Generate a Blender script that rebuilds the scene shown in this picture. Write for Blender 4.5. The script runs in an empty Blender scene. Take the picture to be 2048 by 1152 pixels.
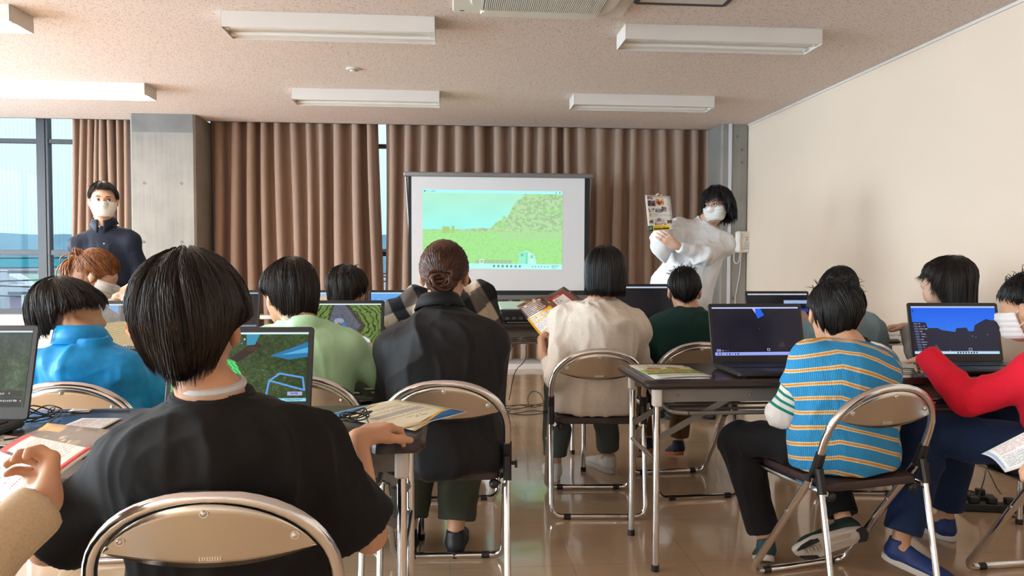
import bpy, bmesh, math, random
import numpy as np
from mathutils import Vector, Matrix
random.seed(7); RNG = np.random.default_rng(7)
scene = bpy.context.scene
COL = scene.collection
# ---------------------------------------------------------------- camera
FPX, EYE = 1500.0, 1.12
YAW, PITCH, ROLL = math.radians(4.73), math.radians(-2.05), math.radians(.15)
_f = np.array([math.sin(YAW)*math.cos(PITCH), math.cos(YAW)*math.cos(PITCH), math.sin(PITCH)])
_r0 = np.array([math.cos(YAW), -math.sin(YAW), 0.0]); _u0 = np.cross(_r0, _f)
_r = _r0*math.cos(ROLL)+_u0*math.sin(ROLL); _u = -_r0*math.sin(ROLL)+_u0*math.cos(ROLL)
EYEP = np.array([0, 0, EYE])
cam_d = bpy.data.cameras.new('camera'); cam = bpy.data.objects.new('camera', cam_d); COL.objects.link(cam)
cam_d.sensor_width = 36; cam_d.lens = FPX/2048*36; cam_d.clip_start = .05; cam_d.clip_end = 600
cam.matrix_world = Matrix(((_r[0], _u[0], -_f[0], 0), (_r[1], _u[1], -_f[1], 0), (_r[2], _u[2], -_f[2], EYE), (0, 0, 0, 1)))
scene.camera = cam
def W(x, y, Y=None, Z=None, X=None):
    """a point of the place measured from the photograph: pixel + one known world coordinate"""
    d = (x-1024)/FPX*_r-(y-576)/FPX*_u+_f
    t = Y/d[1] if Y is not None else ((Z-EYE)/d[2] if Z is not None else X/d[0])
    return EYEP+d*t
# ---------------------------------------------------------------- view + world + daylight
scene.view_settings.view_transform = 'Standard'; scene.view_settings.look = 'None'
scene.view_settings.gamma = 1; scene.view_settings.use_curve_mapping = False
scene.view_settings.exposure = 1.0
H = 2.53; XR = 3.06; XL = -6.2; YB = -3.6; YW = 7.92
world = bpy.data.worlds.new('sky'); scene.world = world; world.use_nodes = True
nt = world.node_tree; nt.nodes.clear()
wo = nt.nodes.new('ShaderNodeOutputWorld'); bg = nt.nodes.new('ShaderNodeBackground')
tc = nt.nodes.new('ShaderNodeTexCoord'); sep = nt.nodes.new('ShaderNodeSeparateXYZ')
mr = nt.nodes.new('ShaderNodeMapRange'); mr.inputs['From Min'].default_value = -.05; mr.inputs['From Max'].default_value = .5
cr = nt.nodes.new('ShaderNodeValToRGB'); cr.color_ramp.elements[0].color = (.50, .70, .86, 1); cr.color_ramp.elements[1].color = (.92, .96, 1, 1)
cr.color_ramp.elements.new(.42).color = (.78, .92, 1.0, 1)
nz = nt.nodes.new('ShaderNodeTexNoise'); nz.inputs['Scale'].default_value = 3.0; nz.inputs['Detail'].default_value = 4
mpg = nt.nodes.new('ShaderNodeMapping'); mpg.inputs['Scale'].default_value = (1, 1, 2.6)
cr2 = nt.nodes.new('ShaderNodeValToRGB'); cr2.color_ramp.elements[0].position = .45; cr2.color_ramp.elements[1].position = .68
mx = nt.nodes.new('ShaderNodeMixRGB'); mx.inputs[2].default_value = (.90, .94, .97, 1)
L = nt.links.new
L(tc.outputs['Generated'], sep.inputs[0]); L(sep.outputs['Z'], mr.inputs['Value']); L(mr.outputs[0], cr.inputs[0])
L(tc.outputs['Generated'], mpg.inputs[0]); L(mpg.outputs[0], nz.inputs[0]); L(nz.outputs[0], cr2.inputs[0])
mcl = nt.nodes.new('ShaderNodeMath'); mcl.operation = 'MULTIPLY'; L(cr2.outputs[0], mcl.inputs[0]); L(mr.outputs[0], mcl.inputs[1]); L(mcl.outputs[0], mx.inputs[0]); L(cr.outputs[0], mx.inputs[1]); L(mx.outputs[0], bg.inputs[0]); L(bg.outputs[0], wo.inputs[0])
bg.inputs[1].default_value = 15.5
def portal(loc, rot, sx, sy):
    d = bpy.data.lights.new('window_portal', 'AREA'); d.shape = 'RECTANGLE'; d.size = sx; d.size_y = sy
    d.cycles.is_portal = True
    o = bpy.data.objects.new('window_portal', d); o.location = loc; o.rotation_euler = rot; COL.objects.link(o)
LWIN = [(-3.2, -.6), (0.2, 2.9), (3.7, 6.6)]          # windows of the left wall (y ranges)
for y0, y1 in LWIN: portal((XL-.02, (y0+y1)/2, 1.5), (0, math.radians(-90), 0), 1.9, y1-y0)
portal((-5.0, YW+.28, 1.45), (math.radians(-90), 0, 0), 2.3, 1.9)
# ---------------------------------------------------------------- helpers
def link(o, parent=None):
    COL.objects.link(o)
    if parent is not None: o.parent = parent
    return o
def tag(o, label=None, cat=None, group=None, kind=None):
    if label: o['label'] = label
    if cat: o['category'] = cat
    if group: o['group'] = group
    if kind: o['kind'] = kind
    return o
def thing(name, label, cat, loc=(0, 0, 0), rz=0, group=None):
    o = bpy.data.objects.new(name, None); o.empty_display_size = .05; o.location = loc; o.rotation_euler = (0, 0, rz)
    link(o); return tag(o, label, cat, group)
MATS = {}
def mat(name, col=(.8, .8, .8), rough=.5, metal=0, spec=.5, noise=None, bump=None, emit=None, coat=0, sheen=0, alpha=None, trans=0, sss=0):
    """noise=(scale, amount, detail, (sx,sy,sz)); bump=(scale, strength, (sx,sy,sz))"""
    if name in MATS: return MATS[name]
    m = bpy.data.materials.new(name); m.use_nodes = True; MATS[name] = m
    t = m.node_tree; b = t.nodes['Principled BSDF']; Lk = t.links.new
    b.inputs['Base Color'].default_value = (*col, 1); b.inputs['Roughness'].default_value = rough
    b.inputs['Metallic'].default_value = metal; b.inputs['Specular IOR Level'].default_value = spec
    b.inputs['Coat Weight'].default_value = coat; b.inputs['Sheen Weight'].default_value = sheen
    b.inputs['Transmission Weight'].default_value = trans
    if sss: b.inputs['Subsurface Weight'].default_value = sss; b.inputs['Subsurface Radius'].default_value = (.012, .005, .003); b.inputs['Subsurface Scale'].default_value = 1
    if alpha is not None: b.inputs['Alpha'].default_value = alpha
    if emit: b.inputs['Emission Color'].default_value = (*emit[0], 1); b.inputs['Emission Strength'].default_value = emit[1]
    co = t.nodes.new('ShaderNodeTexCoord')
    def nzn(sc, det, scl):
        mp = t.nodes.new('ShaderNodeMapping'); mp.inputs['Scale'].default_value = scl
        n = t.nodes.new('ShaderNodeTexNoise'); n.inputs['Scale'].default_value = sc; n.inputs['Detail'].default_value = det
        Lk(co.outputs['Object'], mp.inputs[0]); Lk(mp.outputs[0], n.inputs[0]); return n
    if noise:
        sc, am, det, scl = noise
        n = nzn(sc, det, scl); r = t.nodes.new('ShaderNodeValToRGB')
        r.color_ramp.elements[0].position = .3; r.color_ramp.elements[1].position = .7
        r.color_ramp.elements[0].color = (*[max(0, c*(1-am)) for c in col], 1); r.color_ramp.elements[1].color = (*[min(1, c*(1+am)) for c in col], 1)
        Lk(n.outputs[0], r.inputs[0]); Lk(r.outputs[0], b.inputs['Base Color'])
    if bump:
        sc, st, scl = bump
        n = nzn(sc, 3, scl); bp = t.nodes.new('ShaderNodeBump'); bp.inputs['Strength'].default_value = st; bp.inputs['Distance'].default_value = .004
        Lk(n.outputs[0], bp.inputs['Height']); Lk(bp.outputs[0], b.inputs['Normal'])
    return m
class MB:
    """collects shapes, builds ONE mesh object"""
    def __init__(s): s.v = []; s.f = []; s.mi = []; s.uv = {}
    def add(s, vs, fs, mi=0):
        o = len(s.v); s.v += [tuple(map(float, v)) for v in vs]; s.f += [tuple(i+o for i in f) for f in fs]; s.mi += [mi]*len(fs); return s
    def box(s, x0, x1, y0, y1, z0, z1, mi=0, M=None):
        vs = [(x, y, z) for z in (z0, z1) for y in (y0, y1) for x in (x0, x1)]
        if M is not None: vs = [tuple(M @ Vector(v)) for v in vs]
        return s.add(vs, [(0, 2, 3, 1), (4, 5, 7, 6), (0, 1, 5, 4), (2, 6, 7, 3), (0, 4, 6, 2), (1, 3, 7, 5)], mi)
    def rbox(s, x0, x1, y0, y1, z0, z1, r=.01, seg=3, mi=0, M=None):
        """box with rounded vertical corners and a small top/bottom bevel"""
        prof = []
        for cx, cy, a0 in ((x1-r, y1-r, 0), (x0+r, y1-r, 90), (x0+r, y0+r, 180), (x1-r, y0+r, 270)):
            for k in range(seg+1):
                a = math.radians(a0+90*k/seg); prof.append((cx, cy, math.cos(a), math.sin(a)))
        b = min(r*.6, (z1-z0)*.3); rings = [(z0, r-b), (z0+b, r), (z1-b, r), (z1, r-b)]; n = len(prof); vs = []
        for z, q in rings: vs += [(cx+c*q, cy+q*sn, z) for cx, cy, c, sn in prof]
        fs = [tuple(range(n-1, -1, -1)), tuple(range(3*n, 4*n))]
        for k in range(3): fs += [(k*n+i, k*n+(i+1) % n, (k+1)*n+(i+1) % n, (k+1)*n+i) for i in range(n)]
        if M is not None: vs = [tuple(M @ Vector(v)) for v in vs]
        return s.add(vs, fs, mi)
    def tube(s, pts, r, n=8, mi=0, closed=False, caps=True):
        P = [np.array(p, float) for p in pts]; m = len(P)
        rr = r if hasattr(r, '__len__') else [r]*m
        T = []
        for i in range(m):
            a = P[(i-1) % m] if (closed or i > 0) else P[i]; b = P[(i+1) % m] if (closed or i < m-1) else P[i]
            t = b-a; T.append(t/(np.linalg.norm(t)+1e-12))
        up = np.array([0, 0, 1.0]) if abs(T[0][2]) < .9 else np.array([1.0, 0, 0])
        N = np.cross(T[0], up); N /= np.linalg.norm(N); vs = []
        for i in range(m):
            N = N-T[i]*np.dot(N, T[i]); N /= np.linalg.norm(N)+1e-12; B = np.cross(T[i], N)
            for k in range(n):
                a = 2*math.pi*k/n; vs.append(P[i]+rr[i]*(math.cos(a)*N+math.sin(a)*B))
        fs = []
        for i in range(m if closed else m-1):
            j = (i+1) % m
            fs += [(i*n+k, i*n+(k+1) % n, j*n+(k+1) % n, j*n+k) for k in range(n)]
        if caps and not closed: fs += [tuple(range(n-1, -1, -1)), tuple(range((m-1)*n, m*n))]
        return s.add(vs, fs, mi)
    def sphere(s, c, r, n=10, m=7, mi=0, sc=(1, 1, 1)):
        pts = [(c[0], c[1], c[2]+r*sc[2])]
        for j in range(1, m):
            a = math.pi*j/m
            pts += [(c[0]+r*sc[0]*math.sin(a)*math.cos(2*math.pi*k/n), c[1]+r*sc[1]*math.sin(a)*math.sin(2*math.pi*k/n), c[2]+r*sc[2]*math.cos(a)) for k in range(n)]
        pts.append((c[0], c[1], c[2]-r*sc[2])); fs = [(0, 1+k, 1+(k+1) % n) for k in range(n)]
        for j in range(m-2):
            fs += [(1+j*n+k, 1+(j+1)*n+k, 1+(j+1)*n+(k+1) % n, 1+j*n+(k+1) % n) for k in range(n)]
        e = len(pts)-1; q = 1+(m-2)*n; fs += [(e, q+(k+1) % n, q+k) for k in range(n)]
        return s.add(pts, fs, mi)
    def cyl(s, a, b, r, n=14, mi=0, r2=None): return s.tube([a, b], [r, r if r2 is None else r2], n, mi)
    def build(s, name, m, parent=None, smooth=True, bevel=0, angle=35):
        me = bpy.data.meshes.new(name); me.from_pydata(s.v, [], s.f)
        for x in (m if isinstance(m, (list, tuple)) else [m]): me.materials.append(x)
        me.polygons.foreach_set('material_index', s.mi); me.update()
        o = link(bpy.data.objects.new(name, me), parent)
        if smooth: smooth_by_angle(me, angle)
        if bevel:
            bv = o.modifiers.new('bevel', 'BEVEL'); bv.width = bevel; bv.segments = 2; bv.limit_method = 'ANGLE'; bv.angle_limit = math.radians(40)
        return o
def smooth_by_angle(me, ang):
    me.polygons.foreach_set('use_smooth', [True]*len(me.polygons))
    try: me.set_sharp_from_angle(angle=math.radians(ang))
    except Exception: pass
def arc(c, r, a0, a1, n, ax='xz', y=0):
    out = []
    for k in range(n+1):
        a = math.radians(a0+(a1-a0)*k/n); u, v = c[0]+r*math.cos(a), c[1]+r*math.sin(a)
        out.append((u, y, v) if ax == 'xz' else ((u, v, y) if ax == 'xy' else (y, u, v)))
    return out
def smooth_path(pts, n=8):
    P = [np.array(p, float) for p in pts]; out = []
    Q = [2*P[0]-P[1]]+P+[2*P[-1]-P[-2]]
    for i in range(1, len(Q)-2):
        for k in range(n):
            t = k/n; a, b, c, d = Q[i-1], Q[i], Q[i+1], Q[i+2]
            out.append(.5*((2*b)+(c-a)*t+(2*a-5*b+4*c-d)*t*t+(3*b-a-3*c+d)*t**3))
    out.append(P[-1]); return out
def copy_tree(o, parent=None):
    c = o.copy(); COL.objects.link(c)
    if parent is not None: c.parent = parent; c.matrix_parent_inverse = o.matrix_parent_inverse
    for ch in [x for x in CHILDREN.get(o.name, [])]: copy_tree(ch, c)
    return c
CHILDREN = {}
def index_children(root):
    for ch in root.children_recursive: pass
    def rec(o):
        CHILDREN[o.name] = list(o.children)
        for c in o.children: rec(c)
    rec(root)
def imat(name, img, rough=.5, emit=0, spec=.3, scale=1.0):
    """material that shows a picture computed in this script (numpy) through the UV map"""
    h, w, _ = img.shape
    im = bpy.data.images.new(name, w, h, alpha=False)
    buf = np.ones((h, w, 4), np.float32); buf[..., :3] = np.clip(img[::-1], 0, 1); im.pixels.foreach_set(buf.ravel()); im.pack()
    m = bpy.data.materials.new(name); m.use_nodes = True; t = m.node_tree; b = t.nodes['Principled BSDF']
    tx = t.nodes.new('ShaderNodeTexImage'); tx.image = im; tx.extension = 'EXTEND'
    b.inputs['Roughness'].default_value = rough; b.inputs['Specular IOR Level'].default_value = spec
    if emit:
        b.inputs['Base Color'].default_value = (.01, .01, .012, 1); t.links.new(tx.outputs[0], b.inputs['Emission Color']); b.inputs['Emission Strength'].default_value = emit
    else: t.links.new(tx.outputs[0], b.inputs['Base Color'])
    return m
def sheet(name, m, fn, nu=2, nv=2, thick=.0006, parent=None, back=None):
    """paper or panel with uv: fn(u,v)->xyz, u right, v down; real thickness by solidify"""
    vs = [tuple(fn(i/(nu-1), j/(nv-1))) for j in range(nv) for i in range(nu)]
    fs = [(j*nu+i, (j+1)*nu+i, (j+1)*nu+i+1, j*nu+i+1) for j in range(nv-1) for i in range(nu-1)]
    me = bpy.data.meshes.new(name); me.from_pydata(vs, [], fs); me.materials.append(m)
    if back: me.materials.append(back)
    uv = me.uv_layers.new(name='UVMap')
    for p in me.polygons:
        for li, vi in zip(p.loop_indices, p.vertices): uv.data[li].uv = ((vi % nu)/(nu-1), 1-(vi//nu)/(nv-1))
    me.polygons.foreach_set('use_smooth', [True]*len(me.polygons))
    o = link(bpy.data.objects.new(name, me), parent)
    if thick:
        so = o.modifiers.new('thick', 'SOLIDIFY'); so.thickness = thick; so.offset = -1
        if back: so.material_offset = 1
    return o
# ---------------------------------------------------------------- pictures drawn with numpy
def vnoise(h, w, cells, seed, octv=3):
    r = np.random.default_rng(seed); out = np.zeros((h, w)); amp = 1; tot = 0
    for o in range(octv):
        cy, cx = max(2, int(cells[0]*2**o)), max(2, int(cells[1]*2**o)); g = r.random((cy+2, cx+2))
        y = np.linspace(0, cy, h, endpoint=False); x = np.linspace(0, cx, w, endpoint=False)
        yi, xi = y.astype(int), x.astype(int); fy, fx = (y-yi)[:, None], (x-xi)[None]
        fy = fy*fy*(3-2*fy); fx = fx*fx*(3-2*fx)
        a = g[yi][:, xi]*(1-fx)+g[yi][:, xi+1]*fx; b = g[yi+1][:, xi]*(1-fx)+g[yi+1][:, xi+1]*fx
        out += amp*(a*(1-fy)+b*fy); tot += amp; amp *= .55
    return out/tot
def lin(c): c = np.array(c, float); return np.where(c <= .04045, c/12.92, ((c+.055)/1.055)**2.4)
class Pic:
    """coords 0..1, y down; colours are sRGB 0..1 (stored as sRGB image)"""
    def __init__(s, w, h, col): s.w, s.h = w, h; s.a = np.ones((h, w, 3))*np.array(col); s.y, s.x = np.mgrid[0:h, 0:w]; s.x = (s.x+.5)/w; s.y = (s.y+.5)/h
    def put(s, m, col, al=1): s.a[m] = s.a[m]*(1-al)+np.array(col)*al; return s
    def rect(s, x0, y0, x1, y1, col, al=1): return s.put((s.x >= x0) & (s.x < x1) & (s.y >= y0) & (s.y < y1), col, al)
    def ell(s, cx, cy, rx, ry, col, al=1): return s.put(((s.x-cx)/rx)**2+((s.y-cy)/ry)**2 < 1, col, al)
    def pmask(s, pts):
        m = np.zeros(s.x.shape, bool); n = len(pts)
        for i in range(n):
            x0, y0 = pts[i]; x1, y1 = pts[(i+1) % n]
            if y0 == y1: continue
            m ^= ((s.y > y0) != (s.y > y1)) & (s.x < (x1-x0)*(s.y-y0)/(y1-y0)+x0)
        return m
    def poly(s, pts, col, al=1): return s.put(s.pmask(pts), col, al)
    def line(s, x0, y0, x1, y1, wd, col, al=1):
        dx, dy = x1-x0, (y1-y0)*s.h/s.w; px, py = s.x-x0, (s.y-y0)*s.h/s.w
        t = np.clip((px*dx+py*dy)/(dx*dx+dy*dy+1e-12), 0, 1); return s.put((px-t*dx)**2+(py-t*dy)**2 < wd*wd, col, al)
    def noise(s, cells, amt, seed=1, mask=None, octv=3):
        n = (vnoise(s.h, s.w, cells, seed, octv)-.5)*2*amt
        if mask is not None: n = n*mask
        s.a = np.clip(s.a+n[..., None], 0, 1); return s
    def text(s, x0, y0, x1, y1, rows, col, seed=1, fill=.6, al=.85):
        """rows of small print, too small in the photograph to read"""
        r = np.random.default_rng(seed); hh = (y1-y0)/rows
        for k in range(rows):
            x = x0; ln = x1 if k < rows-1 else x0+(x1-x0)*r.uniform(.5, .9)
            cw = hh*.55*s.h/s.w
            while x < ln:
                if r.random() < .88:
                    for q in range(3):
                        a = r.uniform(0, .7); s.rect(x+cw*a*.8, y0+hh*(k+.15+r.uniform(0, .5)*fill), x+cw*min(.95, a+.35), y0+hh*(k+.2+fill*r.uniform(.6, 1)), col, al)
                x += cw
        return s
# ================================================================ THE ROOM
def struct(name, mb, m, **k): return tag(mb.build(name, m, **k), kind='structure')
def nodes_mat(name, fn):
    m = bpy.data.materials.new(name); m.use_nodes = True; fn(m.node_tree, m.node_tree.nodes['Principled BSDF'], m.node_tree.links.new); MATS[name] = m; return m
def N(t, typ, **k):
    n = t.nodes.new('ShaderNode'+typ)
    for a, b in k.items():
        if a in n.inputs: n.inputs[a].default_value = b
        else: setattr(n, a, b)
    return n
def ramp(t, els):
    r = t.nodes.new('ShaderNodeValToRGB'); e = r.color_ramp.elements
    while len(e) < len(els): e.new(.5)
    for i, (p, c) in enumerate(els): e[i].position = p; e[i].color = (*c, 1)
    return r
def f_ceiling(t, b, Lk):
    co = N(t, 'TexCoord'); n = N(t, 'TexNoise', Scale=42.0, Detail=2.0); v = N(t, 'TexVoronoi', Scale=75.0)
    n2 = N(t, 'TexNoise', Scale=46.0, Detail=1.0)
    mu = N(t, 'Math', operation='MULTIPLY')
    r = ramp(t, [(.0, (0, 0, 0)), (.20, (0, 0, 0)), (.34, (1, 1, 1))]); r2 = ramp(t, [(.36, (0, 0, 0)), (.46, (1, 1, 1))])
    rc = ramp(t, [(0, (.36, .28, .24)), (1, (.72, .61, .545))])
    Lk(co.outputs['Object'], n.inputs[0]); Lk(co.outputs['Object'], v.inputs[0]); Lk(co.outputs['Object'], n2.inputs[0])
    wv = N(t, 'Vector'+'Math', operation='ADD'); sc = N(t, 'Vector'+'Math', operation='SCALE'); sc.inputs['Scale'].default_value = .03
    Lk(n.outputs['Color'], sc.inputs[0]); Lk(co.outputs['Object'], wv.inputs[0]); Lk(sc.outputs[0], wv.inputs[1]); Lk(wv.outputs[0], v.inputs[0])
    Lk(v.outputs['Distance'], r.inputs[0]); Lk(n2.outputs[0], r2.inputs[0])
    mxx = N(t, 'Math', operation='MAXIMUM'); inv = N(t, 'Math', operation='SUBTRACT'); inv.inputs[0].default_value = 1
    Lk(r2.outputs[0], inv.inputs[1]); Lk(r.outputs[0], mxx.inputs[0]); Lk(inv.outputs[0], mxx.inputs[1])
    Lk(mxx.outputs[0], rc.inputs[0]); Lk(rc.outputs[0], b.inputs['Base Color'])
    bp = N(t, 'Bump', Strength=.5, Distance=.003); Lk(mxx.outputs[0], bp.inputs['Height']); Lk(bp.outputs[0], b.inputs['Normal'])
    b.inputs['Roughness'].default_value = .9
M_ceil = nodes_mat('rock_wool_ceiling_board', f_ceiling)
def f_floor(t, b, Lk):
    co = N(t, 'TexCoord'); mp = N(t, 'Mapping'); mp.inputs['Scale'].default_value = (1, 1, 1)
    br = N(t, 'TexBrick', Scale=1.0, **{'Mortar Size': .0016, 'Brick Width': .45, 'Row Height': .45, 'Mortar Smooth': .3}); br.offset = 0
    br.inputs['Color1'].default_value = (.60, .41, .255, 1); br.inputs['Color2'].default_value = (.62, .43, .27, 1); br.inputs['Mortar'].default_value = (.42, .29, .19, 1)
    n = N(t, 'TexNoise', Scale=2.2, Detail=5.0); r = ramp(t, [(.3, (.82, .82, .82)), (.7, (1.08, 1.05, 1.02))])
    mu = N(t, 'MixRGB', blend_type='MULTIPLY'); mu.inputs[0].default_value = 1
    Lk(co.outputs['Object'], mp.inputs[0]); Lk(mp.outputs[0], br.inputs[0]); Lk(co.outputs['Object'], n.inputs[0])
    Lk(n.outputs[0], r.inputs[0]); Lk(br.outputs[0], mu.inputs[1]); Lk(r.outputs[0], mu.inputs[2]); Lk(mu.outputs[0], b.inputs['Base Color'])
    n3 = N(t, 'TexNoise', Scale=5.0, Detail=3.0); rr = N(t, 'MapRange'); rr.inputs['To Min'].default_value = .07; rr.inputs['To Max'].default_value = .20
    Lk(co.outputs['Object'], n3.inputs[0]); Lk(n3.outputs[0], rr.inputs['Value']); Lk(rr.outputs[0], b.inputs['Roughness'])
    n4 = N(t, 'TexNoise', Scale=7.0, Detail=2.0); bp = N(t, 'Bump', Strength=.10, Distance=.01)
    Lk(co.outputs['Object'], n4.inputs[0]); Lk(n4.outputs[0], bp.inputs['Height'])
    bp2 = N(t, 'Bump', Strength=.25, Distance=.002, invert=True); Lk(br.outputs['Fac'], bp2.inputs['Height']); Lk(bp.outputs[0], bp2.inputs['Normal']); Lk(bp2.outputs[0], b.inputs['Normal'])
    b.inputs['Specular IOR Level'].default_value = .75; b.inputs['Coat Weight'].default_value = .35; b.inputs['Coat Roughness'].default_value = .05
M_floor = nodes_mat('waxed_vinyl_tile', f_floor)
def f_concrete(t, b, Lk):
    co = N(t, 'TexCoord'); n = N(t, 'TexNoise', Scale=1.6, Detail=7.0, Roughness=.62)
    mp = N(t, 'Mapping'); mp.inputs['Scale'].default_value = (14, 14, .6); n2 = N(t, 'TexNoise', Scale=3.0, Detail=3.0)
    r = ramp(t, [(.30, (.205, .185, .162)), (.5, (.26, .235, .205)), (.70, (.31, .28, .245))]); r2 = ramp(t, [(.3, (.9, .9, .9)), (.7, (1.04, 1.04, 1.04))])
    mu = N(t, 'MixRGB', blend_type='MULTIPLY'); mu.inputs[0].default_value = 1
    Lk(co.outputs['Object'], n.inputs[0]); Lk(co.outputs['Object'], mp.inputs[0]); Lk(mp.outputs[0], n2.inputs[0])
    Lk(n.outputs[0], r.inputs[0]); Lk(n2.outputs[0], r2.inputs[0]); Lk(r.outputs[0], mu.inputs[1]); Lk(r2.outputs[0], mu.inputs[2]); Lk(mu.outputs[0], b.inputs['Base Color'])
    v = N(t, 'TexVoronoi', Scale=16.0); rv = ramp(t, [(.0, (0, 0, 0)), (.07, (1, 1, 1))]); Lk(co.outputs['Object'], v.inputs[0]); Lk(v.outputs['Distance'], rv.inputs[0])
    bp = N(t, 'Bump', Strength=.35, Distance=.004); Lk(rv.outputs[0], bp.inputs['Height']); Lk(bp.outputs[0], b.inputs['Normal'])
    b.inputs['Roughness'].default_value = .75
M_conc = nodes_mat('board_marked_concrete', f_concrete)
M_conc_band = mat('darker_concrete', (.17, .16, .148), .7, noise=(4, .18, 5, (1, 1, 1)))
M_wall = mat('cream_painted_wall', (.78, .62, .485), .75, noise=(1.2, .02, 2, (1, 1, 1)), bump=(60, .06, (1, 1, 1)))
M_wallb = mat('plain_painted_wall', (.82, .76, .68), .8, noise=(2, .03, 2, (1, 1, 1)))
M_alu = mat('grey_aluminium_frame', (.055, .052, .055), .5, .2, noise=(30, .05, 2, (1, 1, .1)))
M_white = mat('white_enamel', (.66, .605, .55), .45, noise=(3, .02, 2, (1, 1, 1)))
M_whitep = mat('white_plastic', (.72, .67, .60), .38, noise=(5, .015, 2, (1, 1, 1)))
T = .16
struct('floor', MB().box(XL-T, XR+T, YB-T, YW+.5, -.12, 0), M_floor, smooth=False)
struct('ceiling', MB().box(XL-T, XR+T, YB-T, YW-.02, H, H+.14), M_ceil, smooth=False)
struct('wall_right', MB().box(XR, XR+T, YB-T, YW+.5, 0, H), M_wall, smooth=False)
struct('wall_rear', MB().box(XL-T, XR, YB-T, YB, 0, H), M_wallb, smooth=False)
def wall_x(name, x0, x1, ya, yb, holes, z0, z1, m):
    mb = MB(); y = ya
    for a, b in holes:
        mb.box(x0, x1, y, a, 0, H); mb.box(x0, x1, a, b, 0, z0); mb.box(x0, x1, a, b, z1, H); y = b
    mb.box(x0, x1, y, yb, 0, H); struct(name, mb, m, smooth=False)
wall_x('wall_left', XL-T, XL, YB, YW+.5, LWIN, .55, 2.45, M_wallb)
for i, (a, b) in enumerate(LWIN):
    mb = MB()
    for z in (.55, 2.41): mb.box(XL-.1, XL-.04, a, b, z, z+.04)
    n = 3
    for k in range(n+1): y = a+(b-a)*k/n; mb.box(XL-.1, XL-.04, y-.03, y+.03, .55, 2.45)
    mb.box(XL-.1, XL-.04, a, b, 1.18, 1.22)
    struct('window_%d' % (i+2), mb, M_alu, smooth=False)
# front wall: curtain pocket above, low wall below, window at the far left
YG = YW+.24
mb = MB().box(XL, XR, YW-.02, YW+.5, H+.30, H+.44).box(XL, XR, YW-.04, YW-.02, H, H+.44)   # pocket lid and its fascia
struct('trim_1', mb, M_white, smooth=False)
mb = MB().box(XL, XR, YG-.05, YG+.14, 0, .52).box(XL, XR, YG-.05, YG+.14, 2.70, H+.44)
struct('wall_front', mb, M_wallb, smooth=False)
mb = MB().box(XL, XR, YW-.08, YG+.02, .52, .56)
struct('trim_2', mb, M_white, smooth=False, bevel=.004)                                 # window ledge
struct('baseboard_front', MB().box(XL, XR, YW-.20, YW-.185, 0, .055), mat('cream_skirting', (.74, .66, .60), .4), smooth=False)
# front skirting panel under the ledge
mb = MB().box(XL, -3.72, YW-.06, YW-.03, 0, .52)
struct('wall_front_panel', mb, mat('white_low_wall_panel', (.80, .79, .78), .5), smooth=False)
# window with mullions and transoms
mb = MB()
xm = W(86, 300, Y=YG)[0]; zt = W(50, 282, Y=YG)[2]; zb = W(50, 505, Y=YG)[2]
for x, w_ in ((xm-.010, .043), (xm+.052, .012), (xm-1.35, .055), (xm+1.3, .05), (xm+3.2, .05), (xm+5.0, .05)): mb.box(x-w_, x+w_, YG-.03, YG+.05, .56, 2.70)
for z, w_ in ((zt, .022), (zb, .027), (.585, .028), (2.68, .03)): mb.box(XL, XR, YG-.02, YG+.04, z-w_, z+w_)
struct('window_1', mb, M_alu, smooth=False, bevel=.003)
def f_glass(t, b, Lk):
    t.nodes.remove(b); out = [n for n in t.nodes if n.type == 'OUTPUT_MATERIAL'][0]
    co = N(t, 'TexCoord'); wv = N(t, 'TexWave', Scale=8.0, Distortion=.6); wv.bands_direction = 'X'
    r = ramp(t, [(0, (.165, .185, .195)), (.10, (.188, .206, .216)), (1, (.192, .210, .219))])  # ribbed film, its dark tint added to dim the bright sky behind
    tr = N(t, 'BsdfTransparent'); gl = N(t, 'BsdfGlossy', Roughness=.03); mxs = N(t, 'MixShader'); mxs.inputs[0].default_value = .006
    Lk(co.outputs['Object'], wv.inputs[0]); Lk(wv.outputs[0], r.inputs[0]); Lk(r.outputs[0], tr.inputs[0]); Lk(tr.outputs[0], mxs.inputs[1]); Lk(gl.outputs[0], mxs.inputs[2]); Lk(mxs.outputs[0], out.inputs[0])
M_glass = nodes_mat('ribbed_dimming_film_glass', f_glass)
struct('window_1_pane', MB().box(XL, XR, YG+.005, YG+.012, .56, 2.70), M_glass, smooth=False)
# concrete pillars with form-tie dimples
def pillar(name, x0, x1, y0, y1, holes, band=None):
    mb = MB()
    c = .018
    pr = [(x0+c, y0), (x1-c, y0), (x1, y0+c), (x1, y1), (x0, y1), (x0, y0+c)]
    vs = [(x, y, z) for z in (0, H) for x, y in pr]; n = len(pr)
    mb.add(vs, [tuple(range(n-1, -1, -1)), tuple(range(n, 2*n))]+[(i, (i+1) % n, n+(i+1) % n, n+i) for i in range(n)])
    o = struct(name, mb, [M_conc, M_conc_band], smooth=False)
    hb = MB()
    for hx, hz in holes:
        ring = [(hx+.013*math.cos(a), y0-.001, hz+.013*math.sin(a)) for a in np.linspace(0, 2*math.pi, 17)[:-1]]
        hb.tube(ring, .002, 5, closed=True); hb.cyl((hx, y0+.004, hz), (hx, y0-.0005, hz), .010, 12)
    h_ = hb.build('form_tie_mark', M_conc_band, o); tag(h_, 'small round form-tie plugs in grey mortar')
    if band:
        bb = MB().box(x0+.02, x1-.02, y0-.002, y0+.001, band, H); bb.build('top_pour_band', M_conc_band, o, smooth=False)
    return o
px0, px1 = W(258, 226, Z=H)[0], W(390, 229, Z=H)[0]
PY = 7.53
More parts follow.
